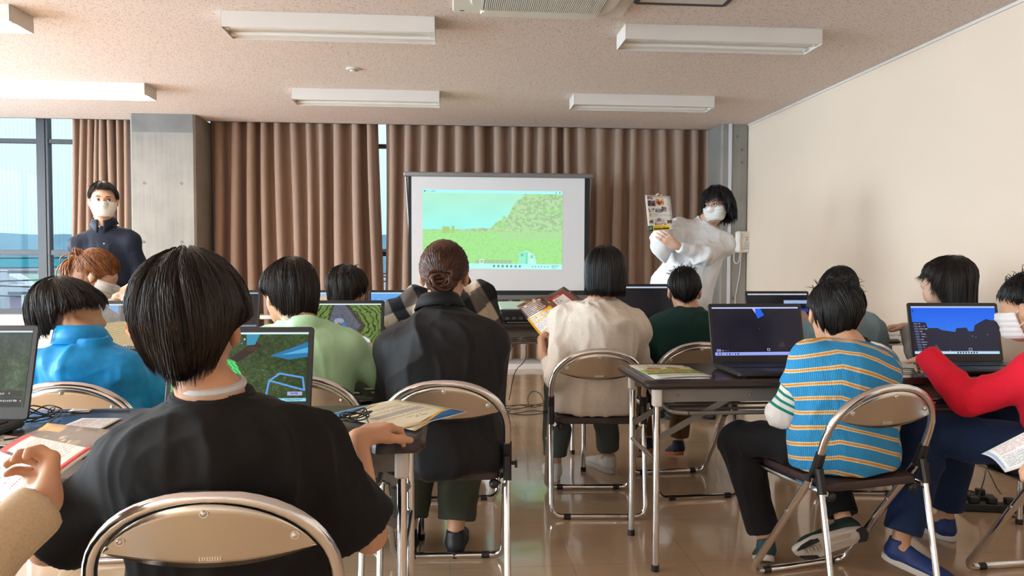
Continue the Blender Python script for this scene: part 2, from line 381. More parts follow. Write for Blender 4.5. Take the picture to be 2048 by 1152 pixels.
hs = [W(x, y, Y=PY) for x, y in ((286, 251), (362, 252), (289, 366), (363, 367), (288, 484), (364, 484))]
pillar('pillar_1', px0, px1, PY, YG-.05, [(p[0], p[2]) for p in hs], W(300, 264, Y=PY)[2])
hs = [W(x, y, Y=PY) for x, y in ((1475, 273), (1484, 299), (1484, 325), (1466, 597))]
o = pillar('pillar_2', W(1447, 248, Z=H)[0]-.02, XR, PY, YG-.05, [(p[0], p[2]) for p in hs])
MB().box(W(1457, 300, Y=PY)[0], W(1463, 300, Y=PY)[0], PY-.012, PY, .1, H).build('cable_channel', mat('pale_cable_channel', (.62, .62, .64), .5), o, smooth=False)
# cornice line on the right wall
struct('trim_3', MB().box(XR-.012, XR, YB, PY, H-.018, H), mat('cream_cornice', (.72, .66, .60), .6), smooth=False)
struct('baseboard_right', MB().box(XR-.010, XR, YB, PY, 0, .06), mat('brown_baseboard', (.16, .12, .09), .4), smooth=False)

# ---------------- curtains
def f_curtain(t, b, Lk):
    co = N(t, 'TexCoord'); n = N(t, 'TexNoise', Scale=260.0, Detail=2.0); r = ramp(t, [(.3, (.29, .180, .125)), (.7, (.38, .245, .175))])
    Lk(co.outputs['Object'], n.inputs[0]); Lk(n.outputs[0], r.inputs[0]); Lk(r.outputs[0], b.inputs['Base Color'])
    bp = N(t, 'Bump', Strength=.15, Distance=.002); Lk(n.outputs[0], bp.inputs['Height']); Lk(bp.outputs[0], b.inputs['Normal'])
    b.inputs['Roughness'].default_value = .85; b.inputs['Sheen Weight'].default_value = .25
M_curt = nodes_mat('brown_woven_curtain', f_curtain)
def curtain(label, x0, x1, n, seed, ybase=YW-.02+.06, bunch=1.0, z0=.07, slant=0.0, amp=.05):
    r = np.random.default_rng(seed); nx = n*14; nz_ = 30
    ctr = np.cumsum(r.uniform(.75, 1.25, n+1)); ctr = (ctr-ctr[0])/(ctr[-1]-ctr[0])
    am = r.uniform(.7, 1.3, n+1)
    vs = []
    for j in range(nz_+1):
        fz = j/nz_; z = H+.12-(H+.12-z0)*fz
        for i in range(nx+1):
            u = i/nx; ph = np.interp(u, ctr, np.arange(n+1))
            k = int(min(n, ph)); a = amp*np.interp(ph, np.arange(n+1), am)*(1-.25*math.exp(-fz*5)+.2*math.sin(ph*.9+fz*2.0+seed))
            w_ = math.cos(2*math.pi*ph); w_ = math.copysign(abs(w_)**.8, w_)
            y = ybase+a*w_+.012*math.sin(ph*2.3+fz*3)
            x = x0+(x1-x0)*u+.35*a*math.sin(4*math.pi*ph)*.5+slant*fz*(u if slant > 0 else 1-u)+.01*math.sin(fz*4+ph)
            vs.append((x, y, z))
    m = nx+1
    fs = [(j*m+i, (j+1)*m+i, (j+1)*m+i+1, j*m+i+1) for j in range(nz_) for i in range(nx)]
    mb = MB().add(vs, fs); o = mb.build('curtain', M_curt); smooth_by_angle(o.data, 180)
    so = o.modifiers.new('thick', 'SOLIDIFY'); so.thickness = .004
    return tag(o, label, 'curtain')
CY = YW+.065
curtain('brown pleated curtain gathered between the window and the concrete pillar', W(143, 300, Y=CY)[0], W(262, 300, Y=CY)[0], 8, 3, CY, amp=.055, slant=-.06)
curtain('wide brown pleated curtain just right of the concrete pillar', W(418, 300, Y=CY)[0], W(757, 300, Y=CY)[0], 11, 5, CY, slant=.05, amp=.075)
curtain('widest brown pleated curtain, hanging behind the projection screen', W(771, 300, Y=CY)[0], W(1434, 300, Y=CY)[0], 21, 9, CY, slant=-.02, amp=.06)
rail = MB().tube([(XL+.05, CY, H+.20), (XR-.05, CY, H+.20)], .012, 8).build('curtain_rail', M_alu)
tag(rail, kind='structure')

# ---------------- ceiling lights
M_tube = mat('lit_fluorescent_tube', (1, 1, 1), .5, emit=((1, .87, .74), 20.0))
M_lampbase = mat('dark_tube_off', (.80, .76, .70), .3)
def ceiling_light(x0, x1, y0, y1, label, lit):
    t = thing('ceiling_light', label, 'ceiling light', ((x0+x1)/2, (y0+y1)/2, H), 0, None)
    hx, hy = (x1-x0)/2, (y1-y0)/2; z0 = -.092
    mb = MB().box(-hx, hx, -hy, -hy+.004, z0, 0).box(-hx, hx, hy-.004, hy, z0, 0)
    mb.box(-hx, -hx+.004, -hy, hy, z0, 0).box(hx-.004, hx, -hy, hy, z0, 0).box(-hx+.005, hx-.005, -hy+.005, hy-.005, -.02, -.002)
    mb.build('housing', M_white, t, smooth=False, bevel=.0015)
    # reflector: shallow V either side of a raised spine
    rf = MB(); pr = [(-hy+.006, z0+.012), (-hy*.45, -.045), (-.022, -.04), (-.014, z0+.02), (.014, z0+.02), (.022, -.04), (hy*.45, -.045), (hy-.006, z0+.012)]
    vs = [(x, y, z) for x in (-hx+.006, hx-.006) for y, z in pr]; n = len(pr)
    rf.add(vs, [(i, i+1, n+i+1, n+i) for i in range(n-1)]); rf.build('reflector', M_whitep, t, smooth=False)
    for s_ in (-1, 1):
        tb = MB().cyl((-hx+.03, s_*hy*.5, z0+.024), (hx-.03, s_*hy*.5, z0+.024), .0155, 12)
        o = tb.build('fluorescent_tube', M_tube if lit else M_lampbase, t)
        for xa in (-hx+.006, hx-.030): MB().box(xa, xa+.024, s_*hy*.5-.014, s_*hy*.5+.014, z0+.006, z0+.04).build('lamp_holder', M_whitep, t, smooth=False)
    return t
FX = {'a': (-3.63, -2.42), 'b': (-1.29, -.085), 'c': (1.037, 2.25)}
for kx, ky, lb, lit in (
    ('a', 4.40, 'lit box-shaped ceiling light cut by the top left corner of the view', True),
    ('a', 6.24, 'long lit ceiling light near the window and the concrete pillar', True),
    ('b', 4.40, 'unlit white ceiling light, front left of the four unlit ones', False),
    ('b', 6.30, 'unlit white ceiling light, rear left one in front of the curtains', False),
    ('c', 4.42, 'unlit white ceiling light, front right of the four unlit ones', False),
    ('c', 6.28, 'unlit white ceiling light, rear right one in front of the curtains', False),
    ('a', 2.3, 'added lit ceiling light, out of view above the left seats', True), ('a', .3, 'added lit ceiling light, out of view at the back left', True),  # these last lit fixtures are unseen, added to brighten the room
    ('a', -1.9, 'added lit ceiling light, out of view by the rear wall', True)):
    ceiling_light(*FX[kx], ky, ky+.245, lb, lit)
# ---------------- smoke detector, air conditioner, hatch
p = W(706, 137, Z=H)
t = thing('smoke_detector', 'small round white detector on the ceiling between two unlit lights', 'smoke detector', tuple(p))
mb = MB(); prof = [(.050, 0), (.052, -.004), (.045, -.010), (.026, -.013), (.024, -.020), (.012, -.026), (0.001, -.027)]
nn = 28; vs = [(r_*math.cos(2*math.pi*k/nn), r_*math.sin(2*math.pi*k/nn), z) for r_, z in prof for k in range(nn)]
mb.add(vs, [(i*nn+k, (i+1)*nn+k, (i+1)*nn+(k+1) % nn, i*nn+(k+1) % nn) for i in range(len(prof)-1) for k in range(nn)]); mb.build('detector_body', M_white, t)
MB().tube([(.033*math.cos(a), .033*math.sin(a), -.013) for a in np.linspace(0, 2*math.pi, 25)[:-1]], .0015, 5, closed=True).build('base_ring', M_alu, t)
a0, a1 = W(905, 18, Z=H-.01), W(1248, 26, Z=H-.01)
ax = (a0[0]+a1[0])/2; hw = (a1[0]-a0[0])/2; ay = 4.02
yn = W(905, 18, Z=H)[1]
t = thing('air_conditioner', 'cream ceiling cassette air conditioner with dark slotted grille', 'air conditioner', (ax, yn-hw, H))
MB().rbox(-hw, hw, -hw, hw, -.022, -.0005, .03, 4).build('panel', M_whitep, t)
MB().rbox(-hw+.09, hw-.09, -hw+.09, hw-.09, -.055, -.02, .20, 8).build('raised_face', M_whitep, t)
gr = MB()
for k in range(60):
    x = -.40*hw*1.6+k*(.80*hw*1.6)/59
    gr.box(x-.0035, x+.0035, -hw+.17, hw-.17, -.062, -.054, M=None)
gr.build('intake_grille', M_whitep, t, smooth=False)
MB().rbox(-.66*hw, .66*hw, -hw+.165, hw-.165, -.0565, -.054, .02).build('grille_shadow_panel', mat('dark_intake', (.02, .02, .02), .8), t)
for s_ in (-1, 1):
    MB().rbox(-.33, .33, s_*(hw-.055)-.05, s_*(hw-.055)+.05, -.040, -.02, .045, 6).build('air_vane', M_whitep, t)
MB().rbox(hw-.10, hw-.03, -.3, .3, -.035, -.021, .03, 5).build('side_vane', M_whitep, t)
MB().box(-hw+.04, -hw+.065, hw-.05, hw-.042, -.0235, -.0215).build('status_light', mat('dark_intake'), t, smooth=False)
b0, b1 = W(1280, 2, Z=H), W(1446, 5, Z=H)
t = thing('ceiling_hatch', 'grey framed inspection hatch at the top edge, right of the air conditioner', 'hatch', ((b0[0]+b1[0])/2, b0[1]-.225, H))
hh = .245; f_ = MB()
for s_ in (-1, 1): f_.box(-hh, hh, s_*hh-.012, s_*hh+.012, -.008, -.0003); f_.box(s_*hh-.012, s_*hh+.012, -hh, hh, -.008, -.0003)
f_.build('hatch_frame', M_alu, t, smooth=False); MB().box(-hh+.012, hh-.012, -hh+.012, hh-.012, -.004, -.0003).build('hatch_panel', M_white, t, smooth=False)

# ---------------- outside (seen through the window at the far left)
M_green = mat('pale_green_cladding', (.30, .50, .32), .7, noise=(.6, .1, 2, (1, 1, 1)))
M_pale = mat('pale_outdoor_paint', (.62, .62, .64), .7, noise=(.4, .08, 3, (1, 1, 1)))
M_teal = mat('teal_net', (.05, .42, .48), .8)
M_ground_out = mat('pale_asphalt', (.42, .42, .43), .85, noise=(.2, .1, 3, (1, 1, 1)))
struct('ground_outside', MB().box(-400, 200, 9, 500, -5.2, -5.0), M_ground_out, smooth=False)
def hills(y, h0, seed, m, name, label):
    r = np.random.default_rng(seed); xs = np.linspace(-420, 250, 90)
    hz = h0*(.55+.45*np.interp(xs, np.linspace(-420, 250, 14), r.random(14)))+.06*h0*r.random(90)
    vs = []
    for x, z in zip(xs, hz): vs += [(x, y, -5), (x, y+20, z), (x, y+120, z*.8), (x, y+160, -5)]
    mb = MB().add(vs, [(4*i+k, 4*i+4+k, 4*i+5+k, 4*i+1+k) for i in range(89) for k in range(3)])
    o = mb.build(name, m); tag(o, label, 'hills', kind='structure')
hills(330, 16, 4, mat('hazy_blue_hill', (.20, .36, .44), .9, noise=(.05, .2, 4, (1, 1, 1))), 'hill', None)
def out_box(name, label, cat, x0, y0, x1, y1, Y, d, m, roof=None):
    a, b = W(x0, y1, Y=Y), W(x1, y0, Y=Y); t = thing(name, label, cat, (a[0], Y, -5))
    w_, h_ = b[0]-a[0], b[2]+5; MB().box(0, w_, 0, d, 0, h_).build('wall', m, t, smooth=False)
    if roof: MB().box(-.3, w_+.3, -.4, d, h_, h_+.35).build('roof', roof, t, smooth=False)
    return t, w_, h_
# vaulted green hall
Yh = 60.; cl, crr = W(-70, 630, Y=Yh), W(82, 630, Y=Yh); top = W(40, 552, Y=Yh)[2]
t = thing('vaulted_hall', 'green building with a curved white-edged roof seen through the window', 'building', ((cl[0]+crr[0])/2, Yh, -5))
wd = (crr[0]-cl[0])/2; mb = MB(); zs = W(40, 618, Y=Yh)[2]+5; ht = top+5-zs
ar = [(wd*math.cos(a), zs+ht*math.sin(a)) for a in np.linspace(math.pi, 0, 25)]
pts = [(-wd, 0)]+ar+[(wd, 0)]; n = len(pts)
mb.add([(x, y, z) for y in (0, 14) for x, z in pts], [tuple(range(n)), tuple(range(2*n-1, n-1, -1))]+[(i+1, i, n+i, n+i+1) for i in range(n-1)]); mb.build('gable_wall', M_green, t, smooth=False)
MB().tube([(x*1.03, -.3, z+.15) for x, z in ar], .35, 6).build('roof_edge', mat('white_roof_edge', (.8, .8, .82), .6), t)
MB().box(-.6, 1.6, -.12, 0, zs+ht*.35, zs+ht*.95).build('louvre_panel', M_pale, t, smooth=False)
out_box('long_low_building', 'long pale building with flat roofs beyond the green hall', 'building', -60, 541, 200, 566, 120., 10, M_pale, mat('pinkish_roof', (.55, .45, .45), .8))
out_box('net_fence', 'tall teal net fence below the hills seen through the window', 'fence', -90, 513, 160, 548, 200., .5, M_teal)
t, w_, h_ = out_box('shop_house', 'pinkish two-storey house front at the foot of the green hall', 'house', 10, 588, 42, 640, 32., 5, mat('pinkish_house', (.52, .42, .50), .8), M_pale)
for k in range(3): MB().box(.08+k*.22, .24+k*.22, -.03, 0, h_*.25, h_*.55).build('window_pane', mat('grey_house_window', (.2, .2, .26), .3), t, smooth=False)
Ys = 26.; a, b = W(43, 628, Y=Ys), W(56, 590, Y=Ys)
t = thing('shop_sign', 'tall vertical shop sign, white column of red signs beside a teal column', 'sign', (a[0], Ys, -5))
sw, sh = b[0]-a[0], b[2]+5; z0 = a[2]+5-.6
MB().box(0, sw*.42, 0, .2, z0, sh).build('white_sign_face', mat('white_sign', (.8, .8, .8), .5), t, smooth=False)
MB().box(sw*.5, sw, 0, .2, z0, sh).build('teal_sign_face', mat('teal_sign', (.03, .50, .45), .5), t, smooth=False)
MB().box(-.06, sw+.05, .2, .3, 0, sh).build('sign_post', M_pale, t, smooth=False)
def text_obj(s, size, m, parent, loc, rot=(math.radians(90), 0, 0), name='lettering', label=None, align='CENTER', ext=.0, spl=1.0):
    cu = bpy.data.curves.new(name, 'FONT'); cu.body = s; cu.size = size; cu.align_x = align; cu.align_y = 'CENTER'; cu.extrude = ext; cu.space_line = spl
    cu.materials.append(m); o = link(bpy.data.objects.new(name, cu), parent); o.location = loc; o.rotation_euler = rot
    if label: o['label'] = label
    dg = bpy.context.evaluated_depsgraph_get(); me = bpy.data.meshes.new_from_object(o.evaluated_get(dg)); n_ = o.name; bpy.data.objects.remove(o); o = link(bpy.data.objects.new(n_, me), parent); o.location = loc; o.rotation_euler = rot
    return o
text_obj('\n'.join('お食事アサヒヤ'), sw*.36, mat('red_print', (.5, .05, .08), .6), t, (sw*.21, -.02, (z0+sh)/2), spl=.72)
text_obj('\n'.join('和洋酒食店'), sw*.44, mat('dark_teal_print', (.0, .25, .22), .6), t, (sw*.75, -.02, (z0+sh)/2), spl=.8)
pp = W(8, 560, Y=30.); t = thing('utility_pole', 'pale concrete utility pole carrying wires outside the window', 'utility pole', (pp[0], 30, -5))
MB().cyl((0, 0, 0), (0, 0, pp[2]+5.3), .17, 12).build('pole', M_pale, t)
ca = MB()
for z in (.3, -.5): ca.box(-1.0, 1.2, -.05, .05, pp[2]+5+z-.05, pp[2]+5+z+.05)
ca.build('crossarm', mat('dark_steel', (.15, .16, .18), .5), t, smooth=False)
cz = W(0, 480, Y=22.)[2]
wr = thing('overhead_wires', 'thin black overhead wires crossing the view outside the window', 'wires', (0, 22, 0))
for k, (yy, sag) in enumerate(((481, .5), (484, .45), (486, .7))):
    z = W(0, yy, Y=22.)[2]; MB().tube([(x, 0, z-sag*(1-((x+14)/16)**2)) for x in np.linspace(-30, 2, 24)], .018, 4).build('wire', mat('wire_black', (.05, .05, .06), .6), wr)
for k in range(3):
    z = W(10, 585+k*5, Y=29.)[2]; MB().tube([(x, 7, z+.035*(x+20)+.3*math.sin(x*.3+k)) for x in np.linspace(-34, 0, 24)], .025, 4).build('wire', MATS['wire_black'], wr)
# ================================================================ FURNITURE
M_chrome = mat('chrome_tube', (.72, .72, .73), .13, 1.0)
M_plate = mat('satin_steel_plate', (.63, .60, .54), .24, 1.0, bump=(3, .05, (1, 1, 1)))
M_blk = mat('black_plastic', (.012, .012, .013), .45)
M_vinyl = mat('dark_brown_vinyl', (.035, .016, .015), .45, bump=(300, .2, (1, 1, 1)))
M_screw = mat('screw_steel', (.6, .58, .55), .3, 1.0)
def make_chair():
    t = thing('folding_chair', 'x', 'chair')
    hw, r = .205, .0125
    def yz(z): return 0.10*(.745-z)/.275 if z > .47 else .10+(.47-z)*.72
    left = [(-hw+.02, yz(.02)+.0, .02+r*0)]
    P = []
    zb = .565
    for z in (.30, .40, .47, .52): P.append((-hw, yz(z), z))
    for k in range(0, 25):
        a = math.pi-math.pi*k/24; ca, sa = math.cos(a), math.sin(a)
        x = hw*math.copysign(abs(ca)**.92, ca); z = zb+(.745-r-zb)*abs(sa)**.92; P.append((x, yz(z), z))
    for z in (.52, .47, .40, .30): P.append((hw, yz(z), z))
    zf = r; yf = yz(zf)
    foot = []
    rr = .05
    d = np.array([0, .72, -1.0]); d /= np.linalg.norm(d)
    def corner(sx):
        out = []
        c0 = np.array([sx*hw, yf, zf])-d*rr; c1 = np.array([sx*(hw-rr), yf, zf]); cc = np.array([sx*hw, yf, zf])
        for k in range(7):
            q = k/6; out.append(tuple((1-q)**2*c0+2*q*(1-q)*cc+q*q*c1))
        return out
    full = corner(-1)[::-1]+P+corner(1)
    MB().tube(full+[(0, yf, zf)], r, 12, closed=False).tube([full[0], (0, yf, zf)], r, 12).build('back_frame', M_chrome, t)
    # rear U leg
    tp = [(-hw+.002, .098, .50), (-hw+.002, .055, .30)]
    yb = .0
    def rc(sx): return [tuple((1-q)**2*np.array([sx*hw, yb+.012, zf+rr])+2*q*(1-q)*np.array([sx*hw, yb, zf])+q*q*np.array([sx*(hw-rr), yb, zf])) for q in np.linspace(0, 1, 7)]
    U = [(-hw, .088, .47), (-hw, .045, .25)]+rc(-1)+rc(1)[::-1]+[(hw, .045, .25), (hw, .088, .47)]
    MB().tube(U, .0105, 10).build('rear_leg', M_chrome, t)
    # elliptical back plate
    nu, nv = 25, 8; xe = .174
    def top(x): return zb+.158*max(0, 1-(x/.194)**2)**.5
    zs = top(xe)
    vs = []
    for j in range(nv):
        for i in range(nu):
            x = -xe+2*xe*i/(nu-1); zt = top(x); zl = zs-(zs-.603)*(1-(x/xe)**2)
            z = zt+(zl-zt)*j/(nv-1); vs.append((x, yz(z)-.004-.012*(1-(x/xe)**2), z))
    fs = [(j*nu+i, j*nu+i+1, (j+1)*nu+i+1, (j+1)*nu+i) for j in range(nv-1) for i in range(nu-1)]
    o = MB().add(vs, fs).build('backrest', M_plate, t, angle=80)
    so = o.modifiers.new('thick', 'SOLIDIFY'); so.thickness = .004; so.offset = 0
    for x, z in ((0, .708), (-.140, .658), (.140, .658)):
        y = yz(z)-.004-.012*(1-(x/xe)**2)-.002
        MB().cyl((x, y+.004, z), (x, y-.003, z), .0075, 12).sphere((x, y-.003, z), .0055, 10, 6, sc=(1, .6, 1)).build('screw', M_screw, t)
    eb = MB()
    for k in range(9): eb.box(-.018+k*.0042, -.0155+k*.0042, yz(.62)-.0195, yz(.62)-.0185, .617, .624)
    eb.box(-.021, .021, yz(.62)-.0193, yz(.62)-.0187, .6255, .6262).box(-.021, .021, yz(.62)-.0193, yz(.62)-.0187, .6145, .6152)
    eb.build('embossed_mark', M_plate, t, smooth=False)
    # seat
    sh = MB(); n = 9; y0, y1 = .075, .445
    cs = []
    for k in range(4):
        sx, sy = ((1, 1), (-1, 1), (-1, -1), (1, -1))[k]; w_ = .172 if sy > 0 else .182; rad = .055 if sy > 0 else .03
        cx, cy = sx*(w_-rad), (y1 if sy > 0 else y0)-sy*rad
        for q in range(7):
            a = math.radians(90*k+90*q/6); cs.append((cx+rad*math.cos(a), cy+rad*math.sin(a)))
    m = len(cs); cen = (0, (y0+y1)/2)
    rings = [(.94, .398), (1.0, .404), (1.0, .418), (.975, .4265), (.85, .430), (.4, .4275)]
    vs = [(cen[0]+(x-cen[0])*s_, cen[1]+(y-cen[1])*s_, z) for s_, z in rings for x, y in cs]
    fs = [(k*m+i, k*m+(i+1) % m, (k+1)*m+(i+1) % m, (k+1)*m+i) for k in range(len(rings)-1) for i in range(m)]+[tuple(range(m-1, -1, -1)), tuple(range(5*m, 6*m))]
    sh.add(vs, fs).build('seat', M_vinyl, t, angle=50)
    fr = MB(); fr.tube(smooth_path([(-.19, .07, .40), (-.188, .25, .398), (-.175, .42, .398), (-.14, .452, .398), (0, .455, .398), (.14, .452, .398), (.175, .42, .398), (.188, .25, .398), (.19, .07, .40)], 4), .009, 8)
    fr.build('seat_frame', M_chrome, t)
    for s_ in (-1, 1):
        b = MB(); b.tube([(s_*hw, yz(.525), .525), (s_*hw, yz(.47), .47), (s_*hw, yz(.455)-.002, .455)], [.0155, .0165, .0165], 10)
        b.cyl((s_*hw, .088, .475), (s_*hw, .070, .40), .0145, 10); b.cyl((s_*(hw+.005), .10, .45), (s_*(hw+.032), .10, .45), .007, 8); b.box(min(s_*(hw+.026), s_*(hw+.034)), max(s_*(hw+.026), s_*(hw+.034)), .090, .112, .436, .458)
        b.build('hinge_bracket', M_blk, t)
        MB().sphere((s_*.162, .085, .386), .017, 10, 7).cyl((s_*.162, .085, .386), (s_*.185, .085, .392), .006, 6).build('rubber_stopper', M_blk, t)
        MB().cyl((s_*(hw-.016), yz(.30), .302), (s_*(hw+.016), yz(.30), .302), .005, 8).build('rivet', M_screw, t)
        MB().tube([(s_*hw*.6, yb-.0005, zf-.001), (s_*hw*.6+s_*.03, yb-.0005, zf-.001)], .0135, 8).build('floor_glide', M_blk, t); MB().tube([(s_*hw*.6, yf, zf), (s_*hw*.6+s_*.03, yf, zf)], .0135, 8).build('floor_glide', M_blk, t)
    return t
CHAIR0 = make_chair(); index_children(CHAIR0)
def chair(label, x, y, deg, first=[True]):
    o = CHAIR0 if first[0] else copy_tree(CHAIR0); first[0] = False
    o.location = (x, y, 0); o.rotation_euler = (0, 0, math.radians(deg)); o['label'] = label; o['group'] = 'steel folding chairs'
    return o
chair('steel folding chair nearest the camera, under the boy in the black shirt', -.40, 1.25, 2)
chair('steel folding chair under the woman with the brown hair bun', -.02, 2.37, -2)
chair('steel folding chair under the woman in the beige knit top', .645, 3.18, -4)
chair('steel folding chair under the boy in the dark green shirt', 1.175, 3.42, 4)
chair('angled steel folding chair under the child in the striped top', 1.365, 2.19, 13)
chair('steel folding chair behind the child in the blue jacket', -1.20, 2.42, 2)
chair('steel folding chair behind the boy in the pale green shirt', -.50, 2.50, -4)
chair('steel folding chair behind the person in grey blue by the right wall', 1.96, 3.42, -6)
chair('steel folding chair at the right edge under the child in red', 2.10, 2.13, 4)
chair('steel folding chair under the woman with the reddish ponytail', -1.72, 3.48, 0)
chair('steel folding chair under the person in the plaid shirt', .02, 3.48, 0)
chair('steel folding chair under the small boy facing the curtains', -.50, 3.48, 0)

def f_wood(t, b, Lk):
    co = N(t, 'TexCoord'); mp = N(t, 'Mapping'); mp.inputs['Scale'].default_value = (.5, 14, 14)
    n = N(t, 'TexNoise', Scale=5.0, Detail=6.0, Roughness=.6); r = ramp(t, [(.25, (.030, .018, .016)), (.5, (.052, .031, .027)), (.75, (.085, .053, .046))])
    Lk(co.outputs['Object'], mp.inputs[0]); Lk(mp.outputs[0], n.inputs[0]); Lk(n.outputs[0], r.inputs[0]); Lk(r.outputs[0], b.inputs['Base Color'])
    b.inputs['Roughness'].default_value = .20; b.inputs['Specular IOR Level'].default_value = .6
M_wood = nodes_mat('dark_rosewood_laminate', f_wood)
M_edge = mat('dark_soft_edge', (.030, .019, .018), .35)
M_gsteel = mat('grey_painted_steel', (.20, .18, .16), .38, .35)
def make_table(Lg=1.8, D=.45):
    t = thing('folding_table', 'x', 'table')
    o = MB().rbox(0, Lg, 0, D, .667, .70, .03, 6).build('tabletop', M_wood, t); 
    MB().rbox(-.0015, Lg+.0015, -.0015, D+.0015, .670, .697, .0312, 6).build('edge_band', M_edge, t)
    for y in (.055, D-.055):
        r_ = MB().box(.06, Lg-.06, y-.012, y+.012, .615, .667); 
        for x in (.13, .40, Lg-.40, Lg-.13): r_.sphere((x, y-.012, .64), .006, 8, 5)
        r_.build('apron_rail', M_gsteel, t, smooth=False)
    for sx, x in ((1, .055), (-1, Lg-.055)):
        for y in (.045, D-.045):
            lg = MB().cyl((x, y, .022), (x, y, .625), .0125, 14).build('leg', M_chrome, t)
            MB().cyl((x, y, 0), (x, y, .024), .0145, 12).build('rubber_foot', M_blk, lg)
            MB().rbox(x-.017, x+.017, y-.017, y+.017, .60, .667, .008, 3).build('leg_cap', M_whitep, lg)
        MB().cyl((x, .045, .40), (x, D-.045, .40), .009, 10).build('crossbar', M_chrome, t)
        for y in (.07, D-.07):
            M = Matrix.Translation((x, y, .47)) @ Matrix.Rotation(-sx*math.atan2(.165, .30), 4, 'Y')
            ln = .34
            MB().box(0 if sx > 0 else -ln, ln if sx > 0 else 0, -.0025, .0025, -.011, .011, M=M).build('brace', M_gsteel, t, smooth=False)
    sh = MB(); e = .12
    lp = smooth_path([(e+.05, .04, .575), (e, .07, .575), (e-.005, .14, .578), (e-.01, .3, .60), (e, .39, .61)], 5); sh.tube(lp, .008, 8)
    sh.tube([(Lg-a, b, c) for a, b, c in lp], .008, 8); sh.tube([(e+.05, .04, .575), (Lg-e-.05, .04, .575)], .008, 8)
    for y, z in ((.11, .577), (.18, .581), (.25, .588), (.33, .598)): sh.tube([(e, y, z), (Lg-e, y, z)], .005, 6)
    sh.build('under_shelf', M_gsteel, t)
    return t
TAB0 = make_table(); index_children(TAB0)
def table(label, x, y, first=[True]):
    o = TAB0 if first[0] else copy_tree(TAB0); first[0] = False
    o.location = (x, y, 0); o['label'] = label; o['group'] = 'dark topped folding tables'; return o
table('dark folding table at front left under the mouse and patterned leaflets', -1.86, 1.755)
table('dark folding table at front right under the two laptops with night pictures', .685, 2.58)
table('dark folding table in the second row, left, before the boy in green', -1.86, 2.955)
table('dark folding table in the third row, left, before the plaid shirt', -1.86, 4.03)
table('dark folding table behind the woman in beige and the boy in dark green', .655, 3.88)
table('dark folding table carrying the projector, nearest the projection screen', .21, 4.93)

# ---------------- pictures on the laptop screens
def win_bar(p, top=True, bar=(.93, .93, .95), th=.035, icons=True, dark=False):
    p.rect(0, 0, 1, .028, (.86, .95, .97))
    bc = (.06, .06, .10) if dark else bar
    p.rect(0, 1-th*1.3, 1, 1, bc)
    cols = [(.1, .5, .8), (.2, .2, .25), (.1, .6, .5), (.85, .6, .2), (.3, .3, .35), (.8, .2, .2), (.2, .4, .8)]
    if dark: cols = [(.9, .9, .95), (.3, .6, .95), (.9, .9, .9), (.9, .8, .4), (.4, .8, .9), (.9, .9, .9), (.6, .7, .9)]
    if icons:
        for k, c in enumerate(cols): p.rect(.40+k*.032, 1-th*1.05, .415+k*.032, 1-th*.3, c)
        p.text(.84, 1-th*1.05, .97, 1-th*.2, 2, (.2, .2, .2) if not dark else (.85, .85, .9), 3)
    return p
def hotbar(p, x0, x1, y, n=9, col=(.12, .14, .12), sel=1):
    w_ = (x1-x0)/n
    for k in range(n): p.rect(x0+k*w_, y, x0+(k+1)*w_, y+w_*p.w/p.h, (.75, .78, .75)); p.rect(x0+k*w_+.0016, y+.003, x0+(k+1)*w_-.0016, y+w_*p.w/p.h-.003, col)
    p.rect(x0+sel*w_, y-.003, x0+(sel+1)*w_, y+w_*p.w/p.h+.003, (1, 1, 1)); p.rect(x0+sel*w_+.003, y+.004, x0+(sel+1)*w_-.003, y+w_*p.w/p.h-.004, col)
def pic_green():
    p = Pic(512, 288, (.18, .27, .11)); sh = p.x*0+1
    p.noise((26, 48), .10, 3); p.noise((90, 160), .08, 4, octv=1); p.noise((3, 4), .06, 6)
    p.poly([(.48, .30), (.60, .12), (.66, .20), (.44, .48), (.40, .40)], (.17, .11, .10)); p.ell(.585, .24, .045, .035, (.24, .15, .12))
    p.poly([(.53, 0), (.64, 0), (.60, .18), (.54, .19)], (.18, .55, .70)); p.poly([(.72, .34), (1, .14), (1, .36), (.86, .40)], (.10, .45, .66)); p.poly([(.80, .33), (1, .22), (1, .30)], (.30, .68, .85))
    tri = p.pmask([(.0, .35), (.30, .30), (.46, .42), (.60, .92), (0, .98)])
    u = p.x*1.0+p.y*.35; v = p.y-p.x*.2
    st = (np.abs(((u*7) % 1)-.5)+np.abs(((v*7) % 1)-.5)); band = (np.sin(st*26)*.5+.5)
    p.a[tri] = (np.array([.12, .62, .28])*(1-band[..., None])+np.array([.42, .90, .50])*band[..., None])[tri]
    for a, b in (((.72, .70), (.80, .60)), ((.80, .60), (.97, .66)), ((.97, .66), (.985, .84)), ((.72, .70), (.70, .96)), ((.72, .70), (.985, .84)), ((.78, .61), (.80, .60))): p.line(*a, *b, .007, (.35, .62, .92))
    hotbar(p, .40, .68, .90); win_bar(p, bar=(.55, .85, .95)); p.rect(.86, .86, .97, .915, (.66, .66, .85)); p.text(.87, .865, .96, .91, 1, (.2, .2, .4), 8)
    for k in range(7): p.ell(.40+.02*k, .10+.03*(k % 3), .007, .012, ((.9, .9, .9), (.9, .5, .2), (.2, .5, .9))[k % 3])
    return p.a
